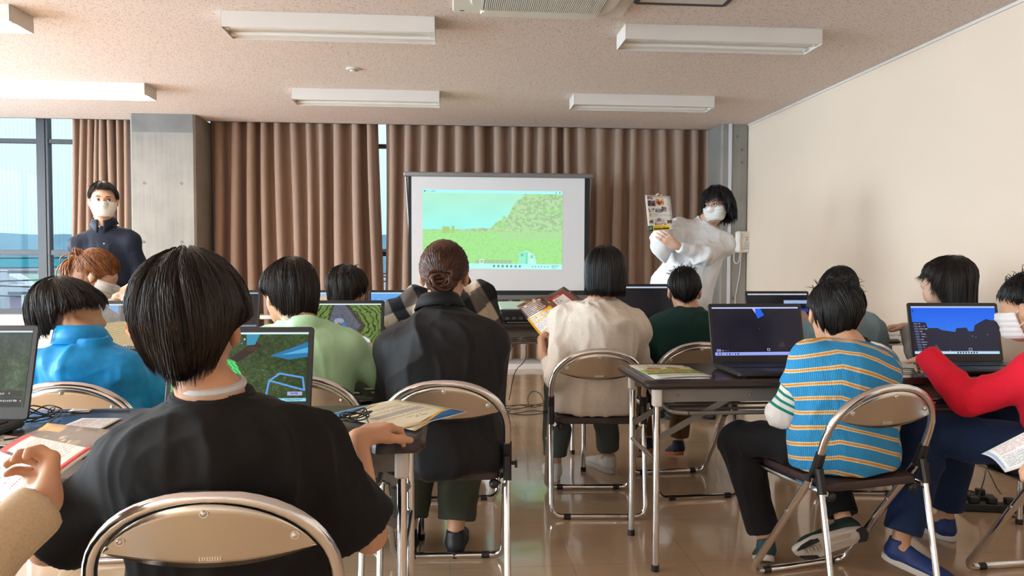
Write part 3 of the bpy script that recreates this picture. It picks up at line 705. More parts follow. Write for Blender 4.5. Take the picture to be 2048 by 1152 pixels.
def pic_pit():
    p = Pic(512, 288, (.40, .50, .22)); p.noise((9, 14), .05, 1)
    rr = np.hypot((p.x-.60)*1.5, p.y-.5); w_ = vnoise(p.h, p.w, (8, 10), 5); c = np.sin((rr+w_*.18)*70)
    m = (c > .72); p.a[m] = np.array([.15, .20, .10])
    p.poly([(.42, .0), (.60, 0), (.82, .48), (.72, .78), (.50, .93), (.36, .80), (.34, .5)], (.26, .23, .19)); p.poly([(.44, .02), (.57, .03), (.76, .48), (.66, .74), (.48, .86), (.40, .70), (.38, .40)], (.36, .38, .43))
    p.noise((24, 40), .07, 9); p.ell(.50, .38, .06, .06, (.62, .68, .78), .8); p.ell(.47, .50, .045, .09, (.66, .72, .80), .8); p.poly([(.53, .42), (.56, .42), (.64, .62), (.60, .63)], (.18, .48, .80))
    for x, y in ((.50, .45), (.45, .62), (.48, .70), (.57, .57)): p.ell(x, y, .02, .035, (.62, .28, .20), .8)
    p.poly([(.68, .92), (.69, .76), (.76, .68), (.87, .78), (.90, .93)], (.72, .78, .84)); p.poly([(.76, .68), (.87, .78), (.90, .93), (.79, .93)], (.80, .85, .90)); p.ell(.05, .06, .018, .035, (.9, .92, .9))
    hotbar(p, .36, .60, .90); win_bar(p, dark=True); return p.a
def pic_room():
    p = Pic(512, 288, (.50, .47, .45)); p.noise((12, 20), .07, 2); p.rect(.55, 0, .68, .45, (.38, .36, .35)); p.poly([(.36, .03), (.52, .03), (.53, .22), (.47, .15)], (.48, .66, .86)); p.poly([(.70, .03), (.80, .03), (.76, .15)], (.52, .68, .86))
    p.poly([(.30, .45), (.55, .37), (.95, .40), (1, 1), (.44, 1)], (.76, .67, .48))
    fl = p.pmask([(.30, .45), (.55, .37), (.95, .40), (1, 1), (.44, 1)]); st = np.sin((p.y+p.x*.45)*130) > .55; p.a[fl & st] *= .86
    p.poly([(0, .8), (.30, .7), (.40, 1), (0, 1)], (.70, .66, .55)); p.poly([(.14, .68), (.32, .62), (.36, .74), (.18, .82)], (.82, .86, .88)); p.noise((30, 50), .04, 7)
    n = vnoise(p.h, p.w, (10, 40), 8); fm = (((p.x-.72)/.11)**2+((p.y-.52)/.20)**2 < .6+n*.7); p.put(fm, (.87, .45, .24)); p.put(fm & (n > .52), (.96, .72, .50)); p.put(fm & (p.y > .55) & (n < .42), (.98, .92, .84))
    hotbar(p, .58, .90, .89, col=(.35, .33, .35)); win_bar(p, dark=True); return p.a
def pic_leaf():
    p = Pic(512, 288, (.17, .27, .15)); p.noise((14, 22), .14, 3); p.noise((50, 80), .10, 4); m = np.clip(.45-p.y, 0, 1)*1.2; p.a = p.a*(1-m[..., None])+np.array([.16, .22, .38])*m[..., None]
    p.rect(.62, .88, .98, .99, (.07, .08, .08)); p.text(.64, .89, .97, .985, 2, (.8, .8, .8), 5); p.rect(.66, .78, .98, .86, (.1, .12, .1)); p.text(.67, .79, .97, .85, 1, (.6, .62, .6), 6); p.rect(0, 0, 1, .022, (.85, .95, .93)); return p.a
def pic_dark(shape=True):
    p = Pic(512, 288, (.055, .06, .13)); p.noise((6, 8), .02, 3)
    if shape: p.poly([(.46, .02), (.53, .02), (.555, .11), (.50, .14)], (.72, .70, .85)); p.poly([(.50, .02), (.555, .02), (.60, .17), (.52, .24), (.50, .14)], (.10, .38, .92)); p.poly([(.74, .84), (.74, .78), (.78, .72), (.80, .74), (.81, .84)], (.22, .15, .19))
    for x, y in ((.53, .45), (.9, .86)): p.ell(x, y, .004, .006, (.8, .8, .9))
    p.rect(.60, .86, .63, .91, (.85, .85, .9)); p.rect(.605, .867, .625, .903, (.07, .07, .14)); p.rect(0, .935, 1, 1, (.60, .66, .95)); p.rect(0, 0, 1, .03, (.72, .78, .97))
    for k in range(8): p.rect(.03+.032*k, .95, .045+.032*k, .985, ((.1, .3, .8), (.2, .2, .3), (.6, .5, .6))[k % 3])
    p.rect(.02, .87, .07, .92, (.5, .52, .75)); p.text(.08, .88, .16, .92, 1, (.8, .8, .9), 4); return p.a
def pic_night():
    p = Pic(512, 288, (.02, .36, .93)); g = np.clip(p.y*1.6, 0, 1)[..., None]; p.a = p.a*(1-.0*g)+np.array([.12, .12, .03])*g
    sky = [(0, .33), (.16, .34), (.18, .46), (.30, .46), (.34, .50), (.50, .54), (.52, .46), (.64, .45), (.66, .53), (.72, .52), (.74, .40), (.80, .34), (.88, .27), (.95, .30), (1, .29), (1, 1), (0, 1)]
    p.poly(sky, (.10, .115, .20)); p.noise((20, 30), .012, 4)
    for k in range(12):
        y = .35+k*.055; p.rect(.015+.003*k, y, .06+.003*k, y+.035, (.35, .36, .50)); p.text(.07+.003*k, y, .07+.05+.07*((k*7) % 3)/2, y+.035, 1, (.85, .86, .95), k+3)
    for x, y in ((.7, .63), (.74, .65), (.88, .60), (.42, .93)): p.ell(x, y, .005, .007, (.9, .9, .9))
    p.poly([(.23, .93), (.23, .86), (.26, .79), (.31, .93)], (.32, .24, .28)); p.rect(.64, .88, .68, .94, (.7, .7, .8)); p.rect(.646, .89, .674, .93, (.1, .1, .2)); p.rect(0, .945, 1, 1, (.72, .86, .95)); p.rect(0, 0, 1, .03, (.75, .82, .96)); p.ell(.02, .10, .006, .03, (.05, .15, .4))
    for k in range(8): p.rect(.50+.032*k, .955, .515+.032*k, .988, (.1, .12, .25))
    return p.a
def pic_peach():
    p = Pic(384, 216, (.86, .74, .62)); p.rect(0, 0, .45, .12, (.60, .74, .84)); p.noise((3, 4), .03, 1); win_bar(p); return p.a
def pic_hill():
    p = Pic(384, 216, (.40, .66, .93)); p.poly([(.35, .5), (.55, .15), (.68, .03), (1, .03), (1, 1), (0, 1), (0, .5)], (.26, .25, .13)); p.noise((24, 30), .10, 3, mask=(p.y > .15)); p.poly([(0, .4), (.6, .42), (1, .7), (1, 1), (0, 1)], (.42, .46, .24)); win_bar(p); return p.a
def pic_blank():
    p = Pic(384, 216, (.07, .07, .09)); p.rect(0, .0, 1, .035, (.72, .76, .84)); p.noise((6, 8), .01, 2); p.rect(0, .95, 1, 1, (.5, .52, .6)); return p.a
def pic_mixed():
    p = Pic(384, 216, (.06, .06, .09)); p.rect(0, .0, 1, .04, (.78, .80, .86)); p.rect(.6, .2, 1, .3, (.6, .7, .85)); p.rect(.62, .45, 1, .55, (.15, .25, .6)); p.ell(.9, .8, .1, .3, (.5, .38, .32)); p.noise((10, 14), .05, 2); return p.a
M_lid = mat('black_laptop_shell', (.016, .016, .017), .42, bump=(200, .05, (1, 1, 1)))
M_keys = mat('laptop_keys', (.009, .009, .010), .35); M_pad = mat('touchpad', (.022, .022, .024), .3)
def laptop(label, x, y, deg, pic, tilt=14, w_=.378, z=.7005, hl=.241):
    t = thing('laptop', label, 'laptop', (x, y, z), math.radians(deg)); hw = w_/2; D = .252*w_/.378; hL = hl*w_/.378
    MB().rbox(-hw, hw, -D, 0, .003, .021, .012, 3).build('base', M_lid, t)
    kb = MB()
    for r_ in range(6):
        n = 15; kw = (w_-.05)/n
        for k in range(n):
            if r_ == 5 and 4 <= k < 8:
                if k == 4: kb.box(-hw+.025+k*kw+.0015, -hw+.025+(k+4)*kw-.0015, -.030-.0185*r_-.015, -.030-.0185*r_, .021, .0232)
                continue
            kb.box(-hw+.025+k*kw+.0015, -hw+.025+(k+1)*kw-.0015, -.030-.0185*r_-.015, -.030-.0185*r_, .021, .0232)
    kb.build('keyboard', M_keys, t, smooth=False)
    MB().box(-.075, .035, -D+.015, -D+.085, .0209, .0215).build('touchpad', M_pad, t, smooth=False)
    MB().cyl((-hw+.04, .003, .014), (-hw+.09, .003, .014), .007, 8).cyl((hw-.09, .003, .014), (hw-.04, .003, .014), .007, 8).build('hinge', M_blk, t)
    ft = MB()
    for sx in (-1, 1):
        for yy in (-.02, -D+.02): ft.cyl((sx*(hw-.03), yy, 0), (sx*(hw-.03), yy, .004), .007, 8)
    ft.build('rubber_feet', M_blk, t)
    M = Matrix.Translation((0, .004, .018)) @ Matrix.Rotation(-math.radians(tilt), 4, 'X')
    lid = MB().rbox(-hw, hw, 0, hL, -.007, 0, .010, 3, M=M @ Matrix.Rotation(math.radians(90), 4, 'X')).build('lid', M_lid, t)
    bz, bb = .014, .032
    def f(u, v): p = M @ Vector((-hw+bz+(w_-2*bz)*u, -.0006, hL-bz-.001-(hL-bz-bb)*v)); return p
    o = sheet('screen', pic, f, 2, 2, 0, t)
    MB().add([tuple(M @ Vector((-.004, -.0007, hL-.007))), tuple(M @ Vector((.004, -.0007, hL-.007))), tuple(M @ Vector((.004, -.0007, hL-.010))), tuple(M @ Vector((-.004, -.0007, hL-.010)))], [(0, 3, 2, 1)]).build('webcam', M_pad, t, smooth=False)
    return t
SE = .50
PG = {k: imat('screen_'+k, f(), .25, SE) for k, f in dict(green=pic_green, pit=pic_pit, room=pic_room, leaf=pic_leaf, dark=pic_dark, night=pic_night, peach=pic_peach, hill=pic_hill, blank=pic_blank, mixed=pic_mixed).items()}
laptop('open laptop with bright green patterned game picture before the boy in black', -.555, 2.00, -1, PG['green'], hl=.230)
laptop('open laptop showing a grey pit in green ground, before the boy in green', -.468, 3.17, -1, PG['pit'])
laptop('open laptop showing a fire in a wooden room, before the blue jacket', -1.375, 3.17, 0, PG['room'])
laptop('open laptop with dark foliage picture cut by the left edge', -1.245, 1.965, -2, PG['leaf'])
laptop('open laptop with a nearly black screen on the front right table', 1.226, 2.87, 1, PG['dark'], w_=.388, hl=.234)
laptop('open laptop with a bright blue evening sky on its screen', 2.050, 2.86, -3, PG['night'], tilt=12)
laptop('open laptop with dark blank screen behind the boy in the black shirt', -1.26, 4.30, 0, PG['blank'])
laptop('open laptop with peach coloured picture behind the boy in pale green', -.67, 4.30, 0, PG['peach'])
laptop('open laptop with blue sky and a brown hill beside the plaid shirt', -.275, 4.29, 0, PG['hill'])
laptop('wide open laptop with black screen before the boy in dark green', 1.09, 4.02, 0, PG['blank'], w_=.44, tilt=8)
laptop('open laptop partly hidden behind the child in the striped top', 1.87, 4.10, 0, PG['mixed'])

# ---------------- projection screen
SY = 7.2
a, b = W(807, 345, Y=SY), W(1186, 349, Y=SY)
t = thing('projection_screen', 'white projection screen on a floor stand before the brown curtain', 'projection screen', ((a[0]+b[0])/2, SY, 0))
cx = (a[0]+b[0])/2; hw = (b[0]-a[0])/2
def sp(x, y, dy=0): q = W(x, y, Y=SY); return Vector((q[0]-cx, dy, q[2]))
zt = sp(1000, 346).z; zb_ = sp(1000, 355).z
M_scrf = mat('grey_anodised_bar', (.23, .22, .22), .4, .5); M_scrb = mat('screen_black_border', (.012, .012, .012), .7); M_scr = mat('matte_white_screen', (.72, .70, .70), .85)
MB().rbox(-hw, hw, -.03, .03, zb_, zt, .012, 3).build('top_bar', M_scrf, t)
x0, x1 = sp(819, 400).x, sp(1178, 400).x; zlo = sp(1000, 590).z; zwb = sp(1000, 581).z
MB().box(x0-.01, x1+.004, -.002, .002, zlo, zb_).build('black_backing', M_scrb, t, smooth=False)
xw0, xw1 = sp(823, 400).x, sp(1169, 400).x
MB().box(xw0, xw1, -.006, -.003, zwb, zb_).build('white_fabric', M_scr, t, smooth=False)
MB().rbox(-hw+.03, hw-.02, -.05, .05, zlo-.045, zlo, .015, 3).build('roller_housing', M_scrf, t)
for sx in (-1, 1):
    MB().tube([(sx*(hw-.02), .02, zb_), (sx*(hw-.055), .03, (zb_+zlo)/2), (sx*(hw-.07), .02, zlo-.02)], .012, 8).build('side_strut', M_scrf, t)
    lg = MB().cyl((sx*hw*.72, 0, .05), (sx*hw*.72, 0, zlo-.03), .018, 10).build('leg', M_scrf, t)
    MB().tube([(sx*hw*.72, -.28, .016), (sx*hw*.72, 0, .06), (sx*hw*.72, .25, .016)], .015, 8).build('foot', M_blk, lg)
def pic_proj():
    p = Pic(1024, 584, (.66, .94, .88)); g = p.y[..., None]; p.a = np.array([.70, .93, .80])*(1-g*2).clip(0, 1)+np.array([.62, .97, .93])*(1-(1-g*2).clip(0, 1)); p.noise((4, 5), .02, 4)
    rr = np.random.default_rng(5); pts = [(.0, .50), (.30, .50), (.49, .47), (.52, .40), (.56, .38), (.575, .31), (.60, .35), (.63, .24), (.66, .14), (.70, .10), (.725, .03)]
    jag = []
    for i in range(len(pts)-1):
        n = 5
        for k in range(n): x = pts[i][0]+(pts[i+1][0]-pts[i][0])*k/n; y = pts[i][1]+(pts[i+1][1]-pts[i][1])*k/n; jag += [(x, y+rr.uniform(-.006, .006))]
    land = jag+[(.725, .03), (1, .03), (1, 1), (0, 1)]; lm = p.pmask(land); p.put(lm, (.69, .86, .62))
    hill = lm & (p.y < .52); n = vnoise(p.h, p.w, (50, 60), 2); n2 = vnoise(p.h, p.w, (12, 6), 7)
    p.put(hill & (n > .56), (.60, .70, .56), .6); p.put(hill & (n < .42), (.74, .87, .68), .7); p.put(hill & (n2 > .60), (.60, .93, .50), .5)
    gm = lm & (p.y > .53); p.put(gm, (.66, .91, .58)); nn = vnoise(p.h, p.w, (60, 100), 9, 1); p.put(gm & (nn > .62), (.60, .86, .50), .6); p.put(gm & (p.x > .55) & (p.y < .62) & (p.y > .55+.0*p.x), (.70, .86, .64), .7)
    for x0, x1, y0 in ((.14, .19, .465), (.205, .225, .455)): p.rect(x0, y0, x1, .55, (.68, .80, .48))
    for k in range(9): p.rect(.375+.029*k, .885, .400+.029*k, .93, (.66, .76, .62))
    p.rect(.403, .878, .434, .935, (.90, .97, .95)); p.rect(.408, .887, .429, .926, (.66, .78, .62))
    p.poly([(.685, .94), (.685, .80), (.735, .755), (.80, .82), (.815, .94)], (.62, .93, .82)); p.poly([(.735, .755), (.80, .82), (.815, .94), (.75, .94)], (.74, .97, .90)); p.rect(.70, .80, .72, .835, (.42, .80, .64)); p.rect(.77, .82, .79, .86, (.52, .84, .72)); p.rect(.735, .78, .75, .94, (.45, .90, .70))
    p.rect(0, 0, 1, .038, (.68, 1, .98)); p.rect(0, .935, 1, 1, (.72, 1, .96))
    p.rect(.01, .008, .02, .028, (.2, .45, .5)); p.text(.025, .008, .10, .03, 1, (.35, .6, .62), 4); p.rect(.95, .012, .957, .026, (.3, .5, .5)); p.rect(.975, .012, .985, .026, (.3, .55, .55))
    for k in range(7): p.rect(.50+.031*k, .952, .514+.031*k, .980, (.15, .42, .42)); p.rect(.504+.031*k, .960, .510+.031*k, .972, (.6, .95, .9))
    for k in range(6): p.rect(.78+.022*k, .96, .788+.022*k, .974, (.35, .6, .6))
    p.text(.92, .945, .975, .99, 2, (.3, .5, .5), 7); return p.a
M_proj = imat('projected_picture', pic_proj(), .9, .52)
TL, TR, BR, BL = [sp(x, y, -.0075) for x, y in ((845, 379), (1125, 383), (1124, 539), (846, 536))]
o = sheet('projected_picture', M_proj, lambda u, v: (TL*(1-u)+TR*u)*(1-v)+(BL*(1-u)+BR*u)*v, 2, 2, 0, t)
o['label'] = 'bright greenish game landscape projected on the screen'

# ---------------- projector
t = thing('projector', 'black projector with glossy pale top on the table before the screen', 'projector', (.52, 5.12, .7005))
MB().rbox(-.19, .19, -.13, .14, .012, .092, .02, 3).build('body', M_blk, t)
M = Matrix.Translation((0, -.10, .092)) @ Matrix.Rotation(math.radians(9), 4, 'X')
MB().rbox(-.185, .185, 0, .22, 0, .012, .015, 3, M=M).build('top_cover', mat('glossy_pale_cover', (.62, .72, .66), .15), t)
MB().cyl((.10, .14, .055), (.10, .168, .055), .032, 18).build('lens_ring', M_scrf, t); MB().cyl((.10, .165, .055), (.10, .171, .055), .024, 18).build('lens', mat('lens_glass', (.02, .03, .05), .05), t)
M_port = mat('port_grey', (.12, .12, .13), .4)
for k in range(6): MB().box(-.15+k*.045, -.125+k*.045, -.132, -.129, .03, .045).build('port', M_port, t, smooth=False)
for k in range(2): MB().cyl((.12+k*.03, -.13, .06), (.12+k*.03, -.133, .06), .006, 8).build('round_port', M_port, t)
for sx in (-1, 1): MB().cyl((sx*.15, -.09, 0), (sx*.15, -.09, .014), .012, 8).cyl((sx*.15, .10, 0), (sx*.15, .10, .014), .012, 8).build('foot', M_blk, t)
MB().sphere((.17, -.131, .075), .007, 8, 6).build('indicator', mat('white_led', (1, 1, 1), .5, emit=((.9, .95, 1), .8)), t)

# ---------------- wall phone
p = W(1483, 484, Y=PY)
t = thing('wall_telephone', 'cream push-button telephone mounted on the right concrete pillar', 'telephone', (p[0], PY, p[2]))
M_phone = mat('cream_phone_plastic', (.78, .71, .62), .4)
MB().rbox(-.075, .078, -.045, 0, -.108, .108, .022, 4, M=None).build('phone_base', M_phone, t)
rx = MB(); rx.tube(smooth_path([(-.052, -.048, -.094), (-.052, -.066, -.07), (-.052, -.058, 0), (-.052, -.066, .07), (-.052, -.048, .094)], 5), [.017+.006*abs(math.cos(k/20*math.pi)) for k in range(21)], 10).build('handset', M_phone, t)
kp = MB()
for r_ in range(4):
    for c in range(3): kp.rbox(.012+c*.018, .025+c*.018, -.0485, -.045, -.075+r_*.020, -.063+r_*.020, .003, 2)
kp.build('keypad', mat('keypad_buttons', (.60, .55, .49), .5), t)
MB().box(.020, .052, -.0475, -.045, .045, .05).build('name_strip', mat('dark_grey_print', (.1, .1, .1), .6), t, smooth=False)
MB().tube([(.034, -.046, .012), (.040, -.047, .024), (.044, -.046, .03)], .004, 6).build('logo_mark', mat('dark_grey_print'), t)
cc = smooth_path([(-.055, -.03, -.10), (-.085, -.03, -.11), (-.092, -.03, -.16), (-.085, -.03, -.205), (-.062, -.03, -.222), (-.04, -.03, -.205), (-.030, -.03, -.16), (-.028, -.03, -.105)], 16)
coil = []
for k, q in enumerate(cc):
    a = k*1.5; coil.append((q[0]+.006*math.cos(a), q[1]+.006*math.sin(a), q[2]+.004*math.cos(a+.7)))
MB().tube(coil, .0022, 5).build('coiled_cord', M_phone, t)
MB().tube(smooth_path([(-.010, -.02, -.10), (-.012, -.012, -.2), (-.02, -.008, -.33), (-.045, -.008, -.48), (-.062, -.008, -.62), (-.065, -.006, -1.1), (-.065, -.004, -1.28)], 6), .003, 6).build('line_cord', M_phone, t)

# ---------------- printed leaflets
def pic_waves():
    p = Pic(420, 594, (.93, .90, .78)); 
    for k, (c, a, o) in enumerate((((.10, .40, .66), .10, 0), ((.96, .72, .18), .055, .05))):
        for tb in (0, 1):
            yy = p.y if tb == 0 else 1-p.y; xx = p.x if tb == 0 else 1-p.x
            e = .16*(1-xx)**1.6+.05*np.sin(xx*5+k)+.03
            p.put(yy < e-(0 if k == 0 else -.03) if k == 0 else (yy < e+.03) & (yy > e-.01), c)
    p.rect(.0, .0, 1, .012, (.95, .95, .95)); p.rect(0, .0, .014, 1, (.95, .95, .95)); p.rect(.986, 0, 1, 1, (.95, .95, .95)); p.rect(0, .988, 1, 1, (.95, .95, .95))
    p.text(.34, .22, .66, .26, 1, (.1, .15, .3), 2, .7); p.text(.38, .27, .62, .30, 1, (.2, .2, .3), 4); p.text(.15, .34, .85, .40, 3, (.55, .42, .4), 5); p.text(.15, .44, .85, .54, 7, (.35, .33, .42), 6); p.rect(.14, .43, .86, .55, (.55, .53, .6), .35); p.text(.15, .58, .85, .66, 3, (.5, .4, .4), 8); p.text(.2, .70, .8, .78, 3, (.45, .4, .45), 9); return p.a
def photos(p, x0, y0, x1, y1, seed, tone=(.42, .33, .27)):
    r = np.random.default_rng(seed); p.rect(x0, y0, x1, y1, tone)
    for k in range(26):
        cx_, cy_ = r.uniform(x0, x1), r.uniform(y0, y1); s_ = r.uniform(.02, .06); c = np.array(tone)*r.uniform(.3, 1.9); c = np.clip(c+r.uniform(-.06, .06, 3), 0, 1)
        m = (((p.x-cx_)/s_)**2+((p.y-cy_)/(s_*.8))**2 < 1) & (p.x > x0) & (p.x < x1) & (p.y > y0) & (p.y < y1); p.put(m, c, .85)
        if k % 3 == 0: p.put((((p.x-cx_)/s_*1.8)**2+((p.y-cy_+s_*.3)/(s_*.5))**2 < 1) & (p.x > x0) & (p.x < x1) & (p.y > y0) & (p.y < y1), (.80, .62, .50))
def pic_spread():
    p = Pic(840, 594, (.90, .88, .84)); photos(p, .5, 0, 1, 1, 3); photos(p, 0, 0, .5, .36, 5, (.34, .23, .18))
    for k in range(7): yy = .07+k*.042; p.put((p.x > .05) & (p.x < .40) & (np.abs(p.y-yy-.012*np.sin(p.x*14)) < .006), (.80, .72, .66))
    p.put((p.x < .5) & (p.y > .36+.03*np.sin(p.x*9)) & (p.y < .80), (.90, .64, .16)); p.put((p.x < .5) & (p.y >= .80), (.82, .80, .78))
    for k in range(4): p.rect(.04+.11*k, .42, .135+.11*k, .53, (.90, .86, .74)); p.text(.045+.11*k, .43, .13+.11*k, .52, 3, (.4, .34, .3), k+1); p.rect(.137+.11*k, .44, .147+.11*k, .46, (.15, .1, .05))
    for k in range(3): p.rect(.04+.15*k, .56, .18+.15*k, .77, (.88, .86, .83)); p.text(.05+.15*k, .58, .17+.15*k, .74, 6, (.4, .38, .42), k+11)
    p.rect(.58, .12, .90, .76, (.72, .13, .10)); p.rect(.61, .20, .87, .72, (.90, .88, .86)); p.text(.64, .25, .80, .30, 1, (.12, .1, .1), 2, .8); p.text(.64, .32, .84, .37, 1, (.12, .1, .1), 3, .8); p.rect(.64, .40, .85, .405, (.7, .2, .2)); p.text(.64, .44, .85, .68, 9, (.5, .48, .48), 5); p.text(.66, .14, .84, .18, 1, (.95, .9, .85), 6, .7); return p.a
def pic_cover():
    p = Pic(420, 594, (.88, .85, .76)); p.rect(0, .42, 1, .70, (.62, .66, .25)); p.noise((20, 20), .05, 3)
    for x, y, c in ((.30, .38, (.80, .48, .36)), (.66, .36, (.80, .48, .36))): p.ell(x, y-.04, .13, .07, (.24, .16, .13)); p.ell(x, y, .10, .065, c)
    p.text(.2, .06, .8, .14, 1, (.55, .35, .35), 3, .8); p.text(.1, .16, .9, .22, 2, (.4, .4, .4), 4); p.rect(0, .70, 1, .76, (.25, .30, .20)); p.rect(0, .76, 1, 1, (.84, .84, .78)); p.text(.1, .80, .9, .95, 4, (.5, .55, .5), 7)
    for k in range(9): p.ell(.1+.1*k, .52+.06*((k*5) % 3), .03, .03, ((.7, .3, .2), (.85, .8, .3), (.3, .5, .25))[k % 3])
    return p.a
def pic_map():
    p = Pic(840, 594, (.90, .88, .88)); p.ell(.12, .30, .06, .10, (.16, .42, .72)); p.poly([(.06, .22), (.14, .10), (.22, .26), (.16, .40), (.08, .36)], (.16, .42, .72)); p.poly([(.02, .60), (.08, .36), (.13, .42), (.07, .66)], (.10, .50, .28)); p.ell(.04, .72, .04, .08, (.72, .40, .55)); p.ell(.08, .95, .06, .08, (.95, .80, .12))
    for k, c in enumerate(((.3, .4, .75), (.2, .5, .35), (.6, .35, .6), (.8, .25, .3), (.85, .45, .3))): p.text(.20-.01*k, .24+.12*k, .38-.02*k, .28+.12*k, 1, c, k+2, .8)
    photos(p, .42, 0, 1, .95, 9, (.36, .29, .24)); p.rect(.42, .02, .74, .13, (.80, .16, .13)); p.rect(.45, .10, .72, .90, (.86, .82, .79)); p.text(.48, .2, .70, .8, 14, (.62, .56, .55), 4); p.rect(.42, .88, .74, .95, (.78, .16, .13)); p.rect(.88, .0, 1, .3, (.75, .55, .25)); p.noise((10, 14), .03, 5); return p.a
def pic_plain(seed=1, edge=(.25, .35, .65)):
    p = Pic(420, 594, (.90, .89, .87)); p.rect(.05, .05, .12, .9, edge); p.text(.2, .08, .9, .5, 10, (.65, .35, .35), seed); p.text(.2, .55, .9, .9, 9, (.45, .45, .5), seed+1); return p.a
def pic_pale():
    p = Pic(420, 594, (.86, .84, .82)); p.rect(.0, .0, 1, .05, (.72, .45, .40))
    for k in range(12): r_ = np.random.default_rng(k); x, y = r_.uniform(.05, .8), r_.uniform(.1, .9); p.rect(x, y, x+.16, y+.07, (.55, .48, .42) if k % 2 else (.70, .66, .64)); p.text(x, y+.075, x+.16, y+.10, 1, (.5, .5, .5), k)
    return p.a
def pic_poster():
    p = Pic(440, 620, (.84, .80, .76)); photos(p, .08, .03, .30, .12, 2, (.45, .35, .38)); photos(p, .08, .15, .40, .31, 3, (.32, .24, .26)); photos(p, .42, .10, .72, .28, 4, (.65, .40, .22)); photos(p, .08, .36, .33, .48, 6, (.50, .45, .48)); photos(p, .36, .38, .62, .49, 7, (.35, .35, .36)); photos(p, .62, .32, .80, .47, 8, (.45, .38, .38))
    for k in range(4): p.text(.84+.035*k, .06, .858+.035*k, .46, 24, (.35, .33, .33), k+3, .6)
    p.rect(.10, .52, .19, .60, (.82, .60, .30)); p.text(.24, .585, .86, .60, 1, (.4, .35, .35), 3, .7); p.ell(.48, .70, .085, .055, (.50, .46, .48)); photos(p, .08, .70, .24, .79, 11, (.40, .30, .28)); photos(p, .78, .72, .96, .82, 12, (.50, .42, .36))
    for x in (.32, .37, .42, .56, .61, .66): p.rect(x, .70, x+.018, .78, (.30, .28, .32)); p.ell(x+.009, .695, .012, .012, (.45, .35, .32))
    photos(p, .26, .79, .74, .85, 13, (.55, .45, .38)); p.rect(0, .86, .20, 1, (.06, .33, .20)); p.text(.04, .88, .16, .97, 2, (.85, .9, .85), 4, .7); p.rect(.20, .86, .86, 1, (.92, .75, .14)); p.text(.24, .875, .80, .915, 1, (.45, .30, .1), 5, .8); p.rect(.24, .93, .84, .975, (.06, .06, .05)); p.text(.28, .94, .80, .965, 1, (.75, .68, .3), 8, .7); return p.a
M_paper = mat('white_paper_back', (.80, .79, .77), .55)
PM = {k: imat('print_'+k, f(), .38, 0, .5) for k, f in dict(waves=pic_waves, spread=pic_spread, cover=pic_cover, map=pic_map, plain=pic_plain, pale=pic_pale, poster=pic_poster).items()}
def quad(name, label, cat, m, P, bend=None, nu=9, nv=9, group=None, thick=.0007, back=None):
    """a sheet by its four corners (top-left, top-right, bottom-right, bottom-left)"""
    P = [Vector(p) for p in P]; c = sum(P, Vector())/4; c.z = min(p.z for p in P)
    def f(u, v):
        q = (P[0]*(1-u)+P[1]*u)*(1-v)+(P[3]*(1-u)+P[2]*u)*v-c
        if bend: q = q+Vector(bend(u, v))
        return q
    o = sheet(name, m, f, nu, nv, thick, None, back or M_paper); o.location = c; return tag(o, label, cat, group)
Z7 = .7035
def tw(x, y, z=Z7): return W(x, y, Z=z)
quad('leaflet', 'cream leaflet with blue and yellow waves on top beside the mouse', 'leaflet', PM['waves'], [tw(935, 824, .708), tw(800, 858, .708), tw(655, 828, .708), tw(790, 801, .708)], lambda u, v: (0, 0, .004*math.sin(3*u+1)*math.sin(2.5*v)+.004*(u-.5)**2))
quad('leaflet', 'second wave-patterned leaflet lying underneath, its edge over the table corner', 'leaflet', PM['waves'], [tw(900, 822, .7045), tw(830, 862, .7045), tw(690, 833, .7045), tw(775, 803, .7045)], lambda u, v: (0, 0, .001*u))
quad('booklet', 'booklet with two smiling faces on its cover, front right table corner', 'booklet', PM['cover'], [tw(1258, 730, .7115), tw(1365, 731, .7115), tw(1424, 752, .7115), tw(1312, 756, .7115)], lambda u, v: (0, 0, .003*math.sin(u*3)), thick=.0015)
quad('booklet', 'lower booklet under the one with smiling faces', 'booklet', PM['plain'], [tw(1262, 732, .7050), tw(1376, 733, .7050), tw(1420, 756, .7050), tw(1310, 757, .7050)], None, thick=.003)
quad('leaflet', 'white leaflet with a blue stripe on the table behind the held brochure', 'leaflet', PM['plain'], [tw(110, 858), tw(165, 836), tw(245, 836), tw(180, 870)], None)
quad('leaflet', 'small white slip on the far edge of the front left table', 'leaflet', PM['pale'], [tw(146, 817), tw(184, 818), tw(178, 824), tw(134, 824)], None)
quad('leaflet', 'pale leaflet half under the cable near the left edge', 'leaflet', PM['pale'], [tw(0, 868), tw(60, 876), tw(40, 893), tw(-30, 890)], None)
def V_z(p): return (p[0], p[1], .7035)
q = [(1735, 659, .74), (1815, 660, .76), (1832, 688, .72), (1741, 692, .72)]
quad('leaflet', 'pale grey leaflet raised behind the chair by the right wall', 'leaflet', PM['pale'], [W(x, y, Y=Yv) for x, y, Yv in ((1728, 657, 4.02), (1812, 660, 4.05), (1836, 690, 3.86), (1742, 692, 3.86))], None)
quad('leaflet', 'orange and white leaflet between the laptop and the plaid shirt', 'leaflet', PM['spread'], [W(779, 617, Y=4.10), W(822, 628, Y=4.10), V_z(W(812, 668, Y=4.05)), V_z(W(781, 660, Y=4.05))], None)

